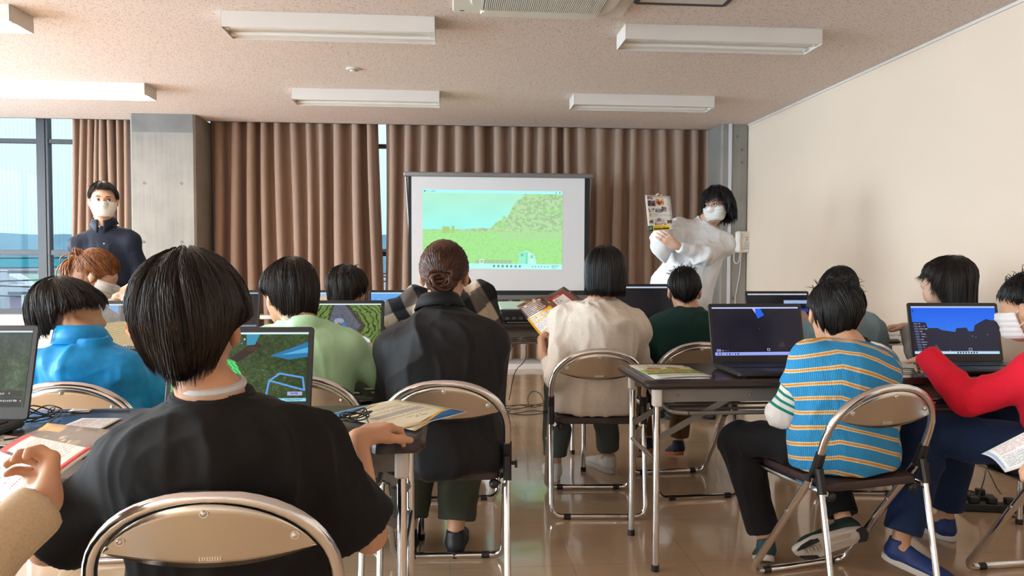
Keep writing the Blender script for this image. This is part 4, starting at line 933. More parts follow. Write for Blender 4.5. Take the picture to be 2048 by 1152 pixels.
# ---------------- mouse and cables
def mouse(label, x, y, deg, z=.7008):
    t = thing('computer_mouse', label, 'mouse', (x, y, z), math.radians(deg)); vs = []
    n, m = 16, 7
    for j in range(m):
        a = math.pi/2*j/(m-1)
        for k in range(n):
            b_ = 2*math.pi*k/n; vs.append((.030*math.cos(a)**.7*math.cos(b_), .052*math.cos(a)**.6*math.sin(b_), .034*math.sin(a)**.9*(1-.15*math.sin(b_))))
    MB().add(vs, [(j*n+k, j*n+(k+1) % n, (j+1)*n+(k+1) % n, (j+1)*n+k) for j in range(m-1) for k in range(n)]+[tuple(range(n-1, -1, -1))]).build('mouse_body', M_blk, t)
    MB().cyl((-.003, .028, .028), (.003, .028, .028), .008, 10).build('scroll_wheel', M_pad, t); return t
mp_ = W(776, 878, Z=.725)
mouse('black computer mouse under the hand of the boy in black', mp_[0], mp_[1]+.01, -28)
def cable(label, pts, r=.0022, m=None, name='cable'):
    o = MB().tube(smooth_path(pts, 8), r, 6).build(name, m or M_blk); return tag(o, label, 'cable')
rb = np.random.default_rng(4)
c0 = tw(712, 838, .712)
def bundle(c, n, rx, ry, hz, seed):
    r = np.random.default_rng(seed); pts = []
    for k in range(n*8):
        a = 2*math.pi*k/8+.2*r.standard_normal(); s_ = r.uniform(.75, 1.1); ph = (k//8)*.5
        x = rx*s_*math.cos(a); y = ry*s_*math.sin(a); pts.append((c[0]+x*math.cos(ph)-y*math.sin(ph), c[1]+x*math.sin(ph)+y*math.cos(ph), c[2]+hz*(.5+.5*math.sin(a*1.0+k*.3))*r.uniform(.3, 1)))
    return pts
cable('bundled black mouse cable on the leaflet beside the hand', [tw(585, 827, .71), tw(625, 830, .704), tw(660, 836, .706)]+bundle(c0, 4, .045, .022, .03, 3)+[tw(740, 850, .712), tw(765, 862, .712)], .0018)
c1 = tw(75, 838, .708)
cable('tangled black mouse cable beside the left-edge laptop', [tw(8, 880, .706), tw(60, 868, .704)]+bundle(c1, 4, .055, .035, .035, 7)+[tw(100, 825, .71), tw(180, 822, .703), tw(260, 822, .703)], .0018)
cable('black cable crossing the front right table to the blue-sky laptop', [tw(1770, 720, .703), tw(1785, 734, .7035), tw(1815, 737, .7035), tw(1838, 738, .7035)], .002)
cable('grey cable beside the black one on the front right table', [tw(1768, 722, .703), tw(1790, 742, .7035), tw(1830, 746, .7035)], .002, mat('grey_cable', (.2, .2, .2), .5))
cable('black cable hanging from the projector table to the floor coil', [W(1052, 690, Y=5.0), W(1050, 720, Y=5.0), W(1030, 745, Y=4.9), W(1018, 800, Y=4.6)], .003)
fc = W(1062, 822, Z=.008)
cable('black cable coiled loosely on the floor behind the bun-haired woman', [W(1096, 700, Y=4.95), W(1094, 770, Y=4.95), W(1090, 800, Y=4.9)]+[(fc[0]+(.15+.02*k)*math.cos(a), fc[1]+(.10+.03*(k % 3))*math.sin(a), .006+.03*(k % 2)) for k, a in enumerate(np.linspace(0, 5.4*math.pi, 26))]+[W(1015, 825, Z=.006), W(1000, 826, Z=.006)], .003)
cable('black cable loop standing up from the floor coil', [W(1058, 815, Z=.01), W(1056, 795, Y=4.75), W(1066, 783, Y=4.75), W(1082, 790, Y=4.75), W(1090, 815, Z=.01)], .0028)
# power strips on the floor at the right
for (x, y, dg, lb) in ((1925, 1000, -28, 'black power strip on the floor behind the chair at the right edge'), (1985, 1022, -12, 'second black power strip nearest the right edge of the view')):
    p = W(x, y, Z=0); t = thing('power_strip', lb, 'power strip', (p[0], p[1], .0), math.radians(dg))
    MB().rbox(-.13, .13, -.028, .028, 0, .036, .008, 3).build('strip_body', M_blk, t)
    for k in range(3): MB().rbox(-.10+k*.075, -.06+k*.075, -.018, .018, .036, .062, .006, 3).build('plug', M_blk, t)
f_ = lambda x, y, z=.006: W(x, y, Z=z)
cable('white cable on the floor towards the power strips', [f_(1800, 960), f_(1850, 975), f_(1890, 985), f_(1915, 995)], .003, mat('white_cable', (.6, .58, .55), .5))
cable('black cable looping on the floor by the power strips', [f_(1860, 960), f_(1900, 975), f_(1950, 985), f_(1965, 1010), f_(1990, 1020), f_(2030, 1035)], .0035)
cable('grey cable looping over the power strips at the right edge', [f_(1955, 1000), W(1968, 960, Y=3.1), W(1975, 940, Y=3.2), f_(2000, 985), f_(2040, 1010)], .003, MATS['grey_cable'])
# ================================================================ PEOPLE
V = lambda *a: np.array(a, float)
def unit(v): v = np.asarray(v, float); return v/(np.linalg.norm(v)+1e-12)
def hash3(i, j, k, s=0):
    n = (i.astype(np.int64)*73856093) ^ (j.astype(np.int64)*19349663) ^ (k.astype(np.int64)*83492791) ^ (s*2654435761 & 0x7fffffff)
    n = (n ^ (n >> 13))*1274126177 & 0x7fffffff; n = (n ^ (n >> 16)) & 0xffff
    return n/65535.0
def vn3(P, s=0):
    F = np.floor(P).astype(np.int64); f = P-F; f = f*f*(3-2*f); out = 0
    for dx in (0, 1):
        for dy in (0, 1):
            for dz in (0, 1):
                w_ = (f[:, 0] if dx else 1-f[:, 0])*(f[:, 1] if dy else 1-f[:, 1])*(f[:, 2] if dz else 1-f[:, 2])
                out = out+w_*hash3(F[:, 0]+dx, F[:, 1]+dy, F[:, 2]+dz, s)
    return out
class SDF:
    def __init__(s, h): s.h = h; s.p = []; s.lo = np.full(3, 1e9); s.hi = -s.lo
    def _add(s, kind, args, lo, hi, k, op):
        s.p.append((kind, args, np.array(lo, float), np.array(hi, float), k, op))
        if op == 'add': s.lo = np.minimum(s.lo, lo); s.hi = np.maximum(s.hi, hi)
        return s
    def cone(s, a, b, ra, rb, k=.015, R=None, sc=None, op='add'):
        a, b = V(*a), V(*b); m = max(ra, rb)*(max(sc) if sc else 1)
        return s._add('c', (a, b, ra, rb, R, sc), np.minimum(a, b)-m, np.maximum(a, b)+m, k, op)
    def ell(s, c, r, k=.015, R=None, op='add'):
        c, r = V(*c), V(*r); m = r.max(); return s._add('e', (c, r, R), c-m, c+m, k, op)
    def plane(s, p, n, rad, k=.002): p = V(*p); return s._add('p', (p, unit(n)), p-rad, p+rad, k, 'cut')
    def mesh(s, smooth=1):
        h = s.h; lo = s.lo-3*h; hi = s.hi+3*h; n = np.ceil((hi-lo)/h).astype(int)+1
        ax = [(lo[i]+h*np.arange(n[i])).astype(np.float32) for i in range(3)]; F = np.full(tuple(n), .08, np.float32)
        for kind, a, l, u, k, op in s.p:
            mg = k+2.5*h; i0 = np.clip(np.floor((l-mg-lo)/h).astype(int), 0, n-1); i1 = np.clip(np.ceil((u+mg-lo)/h).astype(int)+1, 1, n)
            if np.any(i1 <= i0): continue
            sl = tuple(slice(i0[i], i1[i]) for i in range(3)); X, Y, Z = ax[0][sl[0]][:, None, None], ax[1][sl[1]][None, :, None], ax[2][sl[2]][None, None, :]
            if kind == 'c':
                pa, pb, ra, rb, R, sc = a
                x, y, z = X-pa[0], Y-pa[1], Z-pa[2]; ba = pb-pa; f = 1
                if sc is not None:
                    R = np.eye(3) if R is None else R
                    x, y, z = [(x*R[i][0]+y*R[i][1]+z*R[i][2])/sc[i] for i in range(3)]; ba = (R @ ba)/np.array(sc); f = min(sc)
                t = np.clip((x*ba[0]+y*ba[1]+z*ba[2])/(ba@ba+1e-9), 0, 1)
                d = (np.sqrt((x-t*ba[0])**2+(y-t*ba[1])**2+(z-t*ba[2])**2)-(ra+(rb-ra)*t))*f
            elif kind == 'e':
                c, r, R = a; x, y, z = X-c[0], Y-c[1], Z-c[2]
                if R is not None: x, y, z = [x*R[i][0]+y*R[i][1]+z*R[i][2] for i in range(3)]
                k0 = np.sqrt((x/r[0])**2+(y/r[1])**2+(z/r[2])**2); k1 = np.sqrt((x/r[0]**2)**2+(y/r[1]**2)**2+(z/r[2]**2)**2)+1e-6; d = k0*(k0-1)/k1
            else: p, nn = a; d = (X-p[0])*nn[0]+(Y-p[1])*nn[1]+(Z-p[2])*nn[2]
            G = F[sl]
            if op == 'add': q = np.clip(k-np.abs(G-d), 0, None)/k; F[sl] = np.minimum(G, d)-q*q*k*.25
            elif op == 'cut': F[sl] = np.maximum(G, d)
            else: q = np.clip(k-np.abs(G+d), 0, None)/k; F[sl] = np.maximum(G, -d)+q*q*k*.25
        v, f = nets(F, lo, h)
        for _ in range(smooth): v = lap(v, f, .5)
        return v, f
def nets(F, org, h):
    S = F < 0; a = S[:-1, :-1, :-1]; cnt = np.zeros(a.shape, np.int8)
    offs = [(i, j, k) for i in (0, 1) for j in (0, 1) for k in (0, 1)]
    nx, ny, nz_ = F.shape
    for i, j, k in offs: cnt += S[i:nx-1+i, j:ny-1+j, k:nz_-1+k]
    act = np.argwhere((cnt > 0) & (cnt < 8)); A = act.T
    fv = np.stack([F[A[0]+i, A[1]+j, A[2]+k] for i, j, k in offs], 1); pos = np.zeros((len(act), 3)); num = np.zeros(len(act))
    for p in range(8):
        for q in range(p+1, 8):
            o1, o2 = np.array(offs[p]), np.array(offs[q])
            if np.abs(o1-o2).sum() != 1: continue
            m = (fv[:, p] < 0) != (fv[:, q] < 0); t = fv[m, p]/(fv[m, p]-fv[m, q]); pos[m] += o1+(o2-o1)*t[:, None]; num[m] += 1
    v = (act+pos/num[:, None])*h+org; idg = np.full(a.shape, -1, np.int32); idg[A[0], A[1], A[2]] = np.arange(len(act)); fs = []
    for ax_ in range(3):
        sl0 = [slice(None)]*3; sl1 = [slice(None)]*3; sl0[ax_] = slice(0, -1); sl1[ax_] = slice(1, None)
        s0, s1 = S[tuple(sl0)], S[tuple(sl1)]; e = np.argwhere(s0 != s1); b, c = [(1, 2), (2, 0), (0, 1)][ax_]
        e = e[(e[:, b] > 0) & (e[:, c] > 0) & (e[:, b] < F.shape[b]-1) & (e[:, c] < F.shape[c]-1)]
        def g(db, dc): q = e.copy(); q[:, b] -= db; q[:, c] -= dc; return idg[q[:, 0], q[:, 1], q[:, 2]]
        Q = np.stack([g(1, 1), g(0, 1), g(0, 0), g(1, 0)], 1); ins = s0[e[:, 0], e[:, 1], e[:, 2]]; Q[~ins] = Q[~ins][:, ::-1]; fs.append(Q)
    return v, np.concatenate(fs)
def lap(v, f, a):
    acc = np.zeros_like(v); c = np.zeros(len(v))
    for i in range(4):
        p, q = f[:, i], f[:, (i+1) % 4]
        for x, y in ((p, q), (q, p)):
            for d in range(3): acc[:, d] += np.bincount(x, v[y, d], len(v))
            c += np.bincount(x, None, len(v))
    return v*(1-a)+a*acc/np.maximum(c, 1)[:, None]
def vnorm(v, f):
    n = np.cross(v[f[:, 2]]-v[f[:, 0]], v[f[:, 3]]-v[f[:, 1]]); N_ = np.zeros_like(v)
    for i in range(4):
        for d in range(3): N_[:, d] += np.bincount(f[:, i], n[:, d], len(v))
    return N_/(np.linalg.norm(N_, axis=1)[:, None]+1e-12)
def make_mesh(name, v, f, m, org, parent, attr=None):
    me = bpy.data.meshes.new(name); v = v-org; nf = len(f)
    me.vertices.add(len(v)); me.vertices.foreach_set('co', v.astype(np.float32).ravel())
    me.loops.add(nf*4); me.loops.foreach_set('vertex_index', f.astype(np.int32).ravel()); me.polygons.add(nf); me.polygons.foreach_set('loop_start', np.arange(nf, dtype=np.int32)*4)
    me.update(calc_edges=True); me.validate(); me.polygons.foreach_set('use_smooth', [True]*len(me.polygons)); me.materials.append(m)
    if attr:
        for k, a in attr.items(): at = me.attributes.new(k, 'FLOAT', 'POINT'); at.data.foreach_set('value', a.astype(np.float32))
    return link(bpy.data.objects.new(name, me), parent)
def folds(v, f, amp, seed, freq=(9, 9, 3.5), R=None, sharp=2.2, ends=()):
    amp = np.full(len(v), amp)
    for e in ends: amp = amp*(.12+.88*np.clip((np.linalg.norm(v-e, axis=1)-.07)/.07, 0, 1))
    n = vnorm(v, f); Q = v if R is None else v@R.T
    w_ = (vn3(Q*4+seed*7, seed)-.5)*.5
    a = vn3(Q*np.array(freq)+w_[:, None]*3+seed*3.1, seed+1); b = vn3(Q*np.array(freq)*np.array([1.7, 1.7, 1.5])+w_[:, None]*4+seed, seed+2)
    rid = (1-np.abs(2*a-1))**sharp*.75+(1-np.abs(2*b-1))**sharp*.4; lowf = vn3(Q*5+seed, seed+5)
    c = vn3(Q*np.array(freq)*3.1+w_[:, None]*5, seed+4); fine = (1-np.abs(2*c-1))**2.5*vn3(Q*7+seed, seed+6)
    v = v+n*((rid*lowf*1.9-.42)*amp*1.35+fine*amp*.35)[:, None]; return v
# ---- materials
def f_skin(col):
    def f(t, b, Lk):
        co = N(t, 'TexCoord'); n = N(t, 'TexNoise', Scale=14.0, Detail=3.0); r = ramp(t, [(.3, tuple(c*.90 for c in col)), (.7, tuple(min(1, c*1.08) for c in col))])
        Lk(co.outputs['Object'], n.inputs[0]); Lk(n.outputs[0], r.inputs[0]); Lk(r.outputs[0], b.inputs['Base Color'])
        b.inputs['Roughness'].default_value = .5; b.inputs['Specular IOR Level'].default_value = .35
        b.inputs['Subsurface Weight'].default_value = .12; b.inputs['Subsurface Radius'].default_value = (.010, .004, .002); b.inputs['Subsurface Scale'].default_value = 1
    return f
M_skin = nodes_mat('warm_skin', f_skin((.60, .325, .195))); M_skin2 = nodes_mat('lighter_skin', f_skin((.68, .41, .29)))
def hairmat(name, c0, c1, rough=.36):
    def f(t, b, Lk):
        co = N(t, 'TexCoord'); mp = N(t, 'Mapping'); mp.inputs['Scale'].default_value = (60, 60, 4); n = N(t, 'TexNoise', Scale=2.0, Detail=3.0); r = ramp(t, [(.3, c0), (.72, c1)])
        Lk(co.outputs['Object'], mp.inputs[0]); Lk(mp.outputs[0], n.inputs[0]); Lk(n.outputs[0], r.inputs[0]); Lk(r.outputs[0], b.inputs['Base Color'])
        b.inputs['Roughness'].default_value = rough; b.inputs['Specular IOR Level'].default_value = .45; b.inputs['Anisotropic'].default_value = .5
    return nodes_mat(name, f)
MH_black = hairmat('black_hair', (.006, .005, .005), (.015, .012, .011), .42); MH_dark = hairmat('dark_brown_hair', (.010, .006, .005), (.030, .019, .014), .42)
MH_brown = hairmat('reddish_brown_hair', (.030, .010, .006), (.13, .050, .026)); MH_orange = hairmat('orange_brown_hair', (.08, .022, .008), (.42, .16, .05), .42)
def cloth(name, col, var=.08, rough=.85, weave=240, bump=.25, sheen=.04, extra=None):
    def f(t, b, Lk):
        co = N(t, 'TexCoord'); n = N(t, 'TexNoise', Scale=float(weave), Detail=2.0); r = ramp(t, [(.3, tuple(c*(1-var) for c in col)), (.7, tuple(min(1, c*(1+var)) for c in col))])
        Lk(co.outputs['Object'], n.inputs[0]); Lk(n.outputs[0], r.inputs[0]); Lk(r.outputs[0], b.inputs['Base Color'])
        bp = N(t, 'Bump', Strength=bump, Distance=.0015); Lk(n.outputs[0], bp.inputs['Height']); Lk(bp.outputs[0], b.inputs['Normal'])
        b.inputs['Roughness'].default_value = rough; b.inputs['Sheen Weight'].default_value = sheen; b.inputs['Specular IOR Level'].default_value = .25
        if extra: extra(t, b, Lk, r, co)
    return nodes_mat(name, f)
MC = dict(black=cloth('black_cotton', (.0085, .008, .0082)), blackshirt=cloth('black_shirt_fabric', (.009, .009, .0105), rough=.6, weave=300), jet=cloth('jet_black_trousers', (.007, .007, .0085)),
          blue=cloth('bright_blue_nylon', (.013, .27, .62), .1, .42, 40, .2, .0), green=cloth('pale_green_cotton', (.49, .78, .50), .05), beige=cloth('heathered_beige_knit', (.74, .66, .565), .07, .9, 150, .3),
          dkgreen=cloth('dark_green_sweat', (.006, .030, .025)), white=cloth('white_sweat', (.80, .79, .79), .03), grey=cloth('grey_blue_cotton', (.18, .25, .27)), red=cloth('red_sweat', (.80, .014, .040), .06), coat=cloth('pale_grey_coat', (.38, .36, .33), .08),
          navy=cloth('navy_shirt_fabric', (.009, .015, .032), rough=.6), olive=cloth('olive_trousers', (.050, .052, .034)), teal=cloth('grey_green_trousers', (.085, .10, .09)), brown=cloth('brown_trousers', (.12, .065, .03)),
          denim=cloth('dark_denim', (.010, .025, .075), .25, .8, 400, .3), cream=cloth('beige_sleeve_cotton', (.56, .42, .27), .08), innerwhite=cloth('white_undershirt', (.62, .60, .60), .04), yellow=cloth('mustard_cloth', (.50, .33, .10)))
def ex_stripe(t, b, Lk, r, co):
    at = N(t, 'Attribute'); at.attribute_name = 'stripe'; m = N(t, 'Math', operation='FRACT'); Lk(at.outputs['Fac'], m.inputs[0])
    rp = ramp(t, [(0, (.032, .27, .55)), (.68, (.032, .27, .55)), (.685, (.74, .60, .36)), (.76, (.74, .60, .36)), (.765, (.68, .26, .05)), (.88, (.68, .26, .05)), (.885, (.74, .60, .36)), (.96, (.74, .60, .36)), (.965, (.032, .27, .55))])
    Lk(m.outputs[0], rp.inputs[0]); Lk(rp.outputs[0], b.inputs['Base Color'])
    wv = N(t, 'TexWave', Scale=70.0); wv.bands_direction = 'X'; Lk(co.outputs['Object'], wv.inputs[0]); bp = N(t, 'Bump', Strength=.5, Distance=.003); Lk(wv.outputs[0], bp.inputs['Height']); Lk(bp.outputs[0], b.inputs['Normal'])
MC['stripe'] = cloth('blue_orange_striped_rib_knit', (.1, .3, .6), extra=ex_stripe)
def ex_stripe2(t, b, Lk, r, co):
    at = N(t, 'Attribute'); at.attribute_name = 'stripe'; m = N(t, 'Math', operation='FRACT'); Lk(at.outputs['Fac'], m.inputs[0])
    rp = ramp(t, [(0, (.72, .70, .66)), (.58, (.72, .70, .66)), (.60, (.01, .22, .17)), (1, (.01, .22, .17))]); Lk(m.outputs[0], rp.inputs[0]); Lk(rp.outputs[0], b.inputs['Base Color'])
MC['stripe2'] = cloth('white_green_striped_knit', (.7, .7, .7), extra=ex_stripe2)
def ex_plaid(t, b, Lk, r, co):
    mp = N(t, 'Mapping'); mp.inputs['Rotation'].default_value = (0, .5, 0); Lk(co.outputs['Object'], mp.inputs[0])
    w1 = N(t, 'TexWave', Scale=2.0, Distortion=1.6); w1.bands_direction = 'X'; w2 = N(t, 'TexWave', Scale=1.7, Distortion=1.8); w2.bands_direction = 'Z'; Lk(mp.outputs[0], w1.inputs[0]); Lk(mp.outputs[0], w2.inputs[0])
    r1 = ramp(t, [(.40, (.04, .042, .05)), (.56, (.58, .50, .40))]); r2 = ramp(t, [(.42, (.12, .12, .14)), (.55, (1, .97, .9))]); Lk(w1.outputs[0], r1.inputs[0]); Lk(w2.outputs[0], r2.inputs[0])
    mu = N(t, 'MixRGB', blend_type='MULTIPLY'); mu.inputs[0].default_value = .9; Lk(r1.outputs[0], mu.inputs[1]); Lk(r2.outputs[0], mu.inputs[2]); Lk(mu.outputs[0], b.inputs['Base Color'])
MC['plaid'] = cloth('black_cream_plaid_flannel', (.3, .3, .3), extra=ex_plaid)
def ex_pat(t, b, Lk, r, co):
    n = N(t, 'TexNoise', Scale=22.0, Detail=1.0); Lk(co.outputs['Object'], n.inputs[0]); rp = ramp(t, [(.47, (.012, .012, .014)), (.50, (.045, .047, .05)), (.56, (.012, .012, .014))]); Lk(n.outputs[0], rp.inputs[0]); Lk(rp.outputs[0], b.inputs['Base Color'])
MC['patt'] = cloth('black_patterned_trousers', (.01, .01, .01), extra=ex_pat)
def ex_patr(t, b, Lk, r, co):
    n = N(t, 'TexNoise', Scale=30.0, Detail=1.0); Lk(co.outputs['Object'], n.inputs[0]); rp = ramp(t, [(.485, (.018, .016, .024)), (.50, (.42, .16, .12)), (.515, (.018, .016, .024))]); Lk(n.outputs[0], rp.inputs[0]); Lk(rp.outputs[0], b.inputs['Base Color'])
MC['pattred'] = cloth('black_sleeve_with_red_pattern', (.01, .01, .01), extra=ex_patr)
M_mask = cloth('white_face_mask', (.78, .76, .73), .02, .8, 500, .2, .1)
M_eye = mat('eye_white', (.50, .48, .46), .25); M_iris = mat('dark_iris', (.018, .010, .008), .2)
M_sneak = mat('white_canvas_shoe', (.66, .62, .56), .7, bump=(300, .2, (1, 1, 1))); M_sole = mat('off_white_rubber_sole', (.62, .56, .50), .6); M_solek = mat('black_rubber_sole', (.018, .018, .02), .7)
M_shoeblk = mat('black_shoe', (.012, .012, .014), .5); M_shoenavy = mat('navy_sneaker', (.010, .022, .05), .7); M_shoeblue = mat('blue_sneaker', (.012, .035, .16), .6); M_orange = mat('orange_rubber', (.42, .09, .03), .6)
# ---- frames
def frame_of(yaw, pitch=0, roll=0):
    """rows: right, forward, up. yaw 0 looks along +Y, positive turns left; pitch positive looks up"""
    M = Matrix.Rotation(math.radians(yaw), 3, 'Z') @ Matrix.Rotation(math.radians(pitch), 3, 'X') @ Matrix.Rotation(math.radians(roll), 3, 'Y')
    return np.array([list(M.col[0]), list(M.col[1]), list(M.col[2])])
def ik(S, T_, l1, l2, pole):
    d = T_-S; L_ = np.linalg.norm(d)
    if L_ > (l1+l2)*.995: T_ = S+d/L_*(l1+l2)*.995; d = T_-S; L_ = np.linalg.norm(d)
    a = (l1*l1-l2*l2+L_*L_)/(2*L_); hh = math.sqrt(max(l1*l1-a*a, 1e-6)); u = d/L_; p = unit(pole-u*np.dot(pole, u)); return S+u*a+p*hh, T_
def add_head(S, c, R, s, g=0., ears=True, neck=None, nr=.047, face=True):
    P = lambda x, y, z: c+(V(x, y, z)*s)@R
    S.ell(P(0, -.012, .028), V(.074, .094, .088)*s+g, .02, R); S.ell(P(0, .030, -.030), V(.060, .060, .080)*s+g, .03, R)
    S.ell(P(0, .050, -.080), V(.040, .036, .028)*s+g, .03, R)
    for q in (-1, 1): S.ell(P(q*.034, .052, -.028), V(.026, .026, .030)*s+g, .02, R)
    S.cone(P(0, .088, .004), P(0, .101, -.026), .0075*s+g, .011*s+g, .012); S.ell(P(0, .094, -.032), V(.015, .009, .008)*s+g, .01, R)
    if face:
        S.ell(P(0, .088, -.057), V(.021, .009, .0055)*s+g, .006, R); S.ell(P(0, .086, -.067), V(.018, .009, .006)*s+g, .006, R); S.ell(P(0, .080, .022), V(.046, .014, .010)*s+g, .015, R)
        for q in (-1, 1): S.ell(P(q*.031, .094, .004), V(.016, .012, .009)*s, .010, R, 'sub')
    if ears:
        for q in (-1, 1):
            Re = R.copy(); S.ell(P(q*.081, -.009, -.002), V(.011, .019, .031)*s+g, .005, R); S.ell(P(q*.076, -.004, -.030), V(.007, .010, .010)*s+g, .006, R)
            S.ell(P(q*.093, -.004, .003), V(.009, .010, .018)*s, .004, R, 'sub')
    if neck is not None: S.cone(P(0, -.022, -.050), neck, (nr+.002)*s+g, (nr+.010)*s+g, .03)
def add_hand(S, w_, f, n, side, s, curl=(.5, .6, .5), spread=.10, thumb=(.7, .6, .2), tcurl=.4):
    f = unit(f); n = unit(n-np.dot(n, f)*f); t = np.cross(f, n)*side
    tips = []
    for k, (o, d) in enumerate(((.030, .080), (.010, .085), (-.010, .082), (-.029, .074))):
        kn = w_+f*d*s+t*o*s; S.cone(w_+f*.01*s+t*o*.55*s, kn, .015*s, .0115*s, .012)
        ln = (.070, .078, .072, .056)[k]*s; dr = unit(f+t*spread*(1.5-k)*.6); p = kn; ang = 0
        for j, fr in enumerate((.46, .30, .24)):
            ang += curl[j]*(1+.08*k); dd = unit(dr*math.cos(ang)+n*math.sin(ang)); q = p+dd*ln*fr
            S.cone(p, q, (.0095, .0086, .0078)[j]*s, (.0086, .0078, .0066)[j]*s, .004); p = q
        tips.append(p)
    b = w_+f*.020*s+t*.022*s; d1 = unit(f*thumb[0]+t*thumb[1]+n*thumb[2]); p = b
    for j, ln in enumerate((.040, .032, .026)):
        q = p+d1*ln*s; S.cone(p, q, (.0150, .0108, .0095)[j]*s, (.0112, .0095, .0078)[j]*s, .008); p = q; d1 = unit(d1+(f*.6-t*.5+n*.25)*tcurl)
    return tips
def hair_mesh(parent, org, c, R, s, m, vol=(.022, .022, .022), zend=((0, .045), (50, .04), (80, -.0), (110, -.03), (180, -.075)), n=900, seed=1, taper=.12, flare=0, amp=.02, messy=.004, wid=.0016, bun=None, swirl=.3, crown=(0, -.02), drop=None, tuft=0, ridges=34, name='hair', part=None, tail=None, label=None):
    r = np.random.default_rng(seed); rad = V(.074+vol[0], .094+vol[1], .088+vol[2])*s; cc = V(0, -.012, .028)*s
    az_k = [a for a, _ in zend]; z_k = [z*s for _, z in zend]
    ze = lambda az: np.interp(np.abs((az+180) % 360-180), az_k, z_k)
    def pt(az, z, k=1.0):
        """point on the hair surface at azimuth az (deg, 0 = face) and height z"""
        a = math.radians(az); q = (z-cc[2])/rad[2]
        if q >= 0: w_ = math.sqrt(max(0, 1-min(1, q)**2))
        else:
            e_ = (-q*rad[2])/max(.02, cc[2]-ze(az)+.01); w_ = 1-taper*min(1.3, e_)**1.6+flare*min(1.3, e_)**2
        return np.array([math.sin(a)*rad[0]*w_*k+crown[0]*s*max(0, q)**2, cc[1]+math.cos(a)*rad[1]*w_*k+crown[1]*s*max(0, q)**2, z])
    NA, NT = 120, 26; vs = []; fs = []
    rd = vn3(np.stack([np.cos(np.linspace(0, 2*math.pi, NA, endpoint=False))*ridges/6.28, np.sin(np.linspace(0, 2*math.pi, NA, endpoint=False))*ridges/6.28, np.zeros(NA)+seed], 1), seed)
    for j in range(NT):
        for i in range(NA):
            az = 360*i/NA; zb = ze(az)+(rd[i]-.5)*(.006+messy*4)*s; zt = cc[2]+rad[2]; u = (j/(NT-1))
            u2 = 1-math.cos((.04+.96*u)*math.pi/2); z = zt-(zt-zb)*u2
            vs.append(pt(az, z, .955+amp*2*(rd[i]-.5)*min(1, u*2)))
    for i in range(NA): az = 360*i/NA; vs.append(pt(az, ze(az)+.012*s, .84))
    fs = [(j*NA+i, (j+1)*NA+i, (j+1)*NA+(i+1) % NA, j*NA+(i+1) % NA) for j in range(NT) for i in range(NA)]+[tuple(range(NA))]
    V_ = [c+np.asarray(p)@R for p in vs]; mb = MB().add([p-org for p in V_], fs)
    loc = lambda p: c+np.asarray(p)@R-org
    if bun is None:
        for k in range(int(n*2.3)):
            az = r.uniform(0, 360); zt = cc[2]+rad[2]*r.uniform(.55, .999)**.8; zb = ze(az)+r.normal(0, .003+messy)*s-r.uniform(0, .003+messy)*s; L_ = 9; P = []; off = r.uniform(.97, 1.03); dz = r.normal(0, messy*6); sw = swirl*r.uniform(.4, 1.6)*30; cl_ = int(az/9); rc_ = np.random.default_rng(cl_+seed*77); wv_ = rc_.normal(0, 1, 3); ph_ = rc_.uniform(0, 6)
            if zt-zb < .03: continue
            for j in range(L_):
                u = j/(L_-1); z = zt-(zt-zb)*(u if zt < cc[2]+rad[2]*.8 else u**1.25); p = pt(az+sw*(1-u)**2+dz*u*20, z, off+u*messy*4*r.uniform(.2, 1)); P.append(loc(p+r.normal(0, messy*.15, 3)+wv_*math.sin(u*3.0+ph_)*messy*.7))
            w_ = wid*.50*r.uniform(.5, 1.7)*s; mb.tube(P, [w_*(.5+.5*math.sin(math.pi*min(1, .15+j/(L_-1)*.75))) if j < L_-1 else w_*.15 for j in range(L_)], 3)
    else:
        B = V(*bun[0])*s; br = bun[1]*s
        for k in range(n):
            az = r.uniform(0, 360); z0 = r.uniform(ze(az)+.002, cc[2]+rad[2]*.98); p0 = pt(az, z0, 1.0)-cc; d0 = p0/rad; d0 /= np.linalg.norm(d0); d1 = (B-cc)/rad; d1 /= np.linalg.norm(d1); P = []; off = r.uniform(.975, 1.035)
            for j in range(9):
                u = j/8; d = d0*(1-u)+d1*u; nn_ = np.linalg.norm(d)
                if nn_ < .1: break
                q = cc+d/nn_*rad*(off+.06*math.sin(math.pi*u)*r.uniform(0, .4)*(1 if r.random() < .3 else 0)); P.append(loc(q))
            if len(P) > 4: w_ = wid*r.uniform(.7, 1.4)*s; mb.tube(P, [w_*.6]+[w_]*(len(P)-2)+[w_*.6], 3)
        if br > 0:
            for k in range(46):
                th = r.uniform(0, math.pi); ph = r.uniform(0, 6.28); ax_ = unit(V(math.sin(th)*math.cos(ph), math.sin(th)*math.sin(ph)*.5+.8, math.cos(th))); e1 = unit(np.cross(ax_, V(0, .2, 1))); e2 = np.cross(ax_, e1); q = br*r.uniform(.35, .78); a0 = r.uniform(0, 6.28); o_ = V(r.normal(0, .006), -abs(r.normal(0, .010)), r.normal(0, .006))
                mb.tube([loc(B+o_+(e1*math.cos(a0+x)*1.25+e2*math.sin(a0+x)*.85)*q) for x in np.linspace(0, r.uniform(2.5, 5.2), 12)], [.0025*s]+[.0065*s*r.uniform(.5, 1)]*10+[.001], 5)
        if tail:
            T0 = V(*tail[0])*s; dr = V(*tail[1])*s
            for k in range(140):
                o_ = r.normal(0, .012, 3)*s; e_ = r.normal(0, .02, 3)*s; mb.tube([loc(T0+o_*.4+dr*u+V(0, -.03*math.sin(u*3), 0)*s*1.0+o_*1.4*math.sin(u*2.6)+e_*u) for u in np.linspace(0, 1, 8)], [.0030*s, .004*s, .004*s, .004*s, .003*s, .003*s, .002*s, .0005], 4)
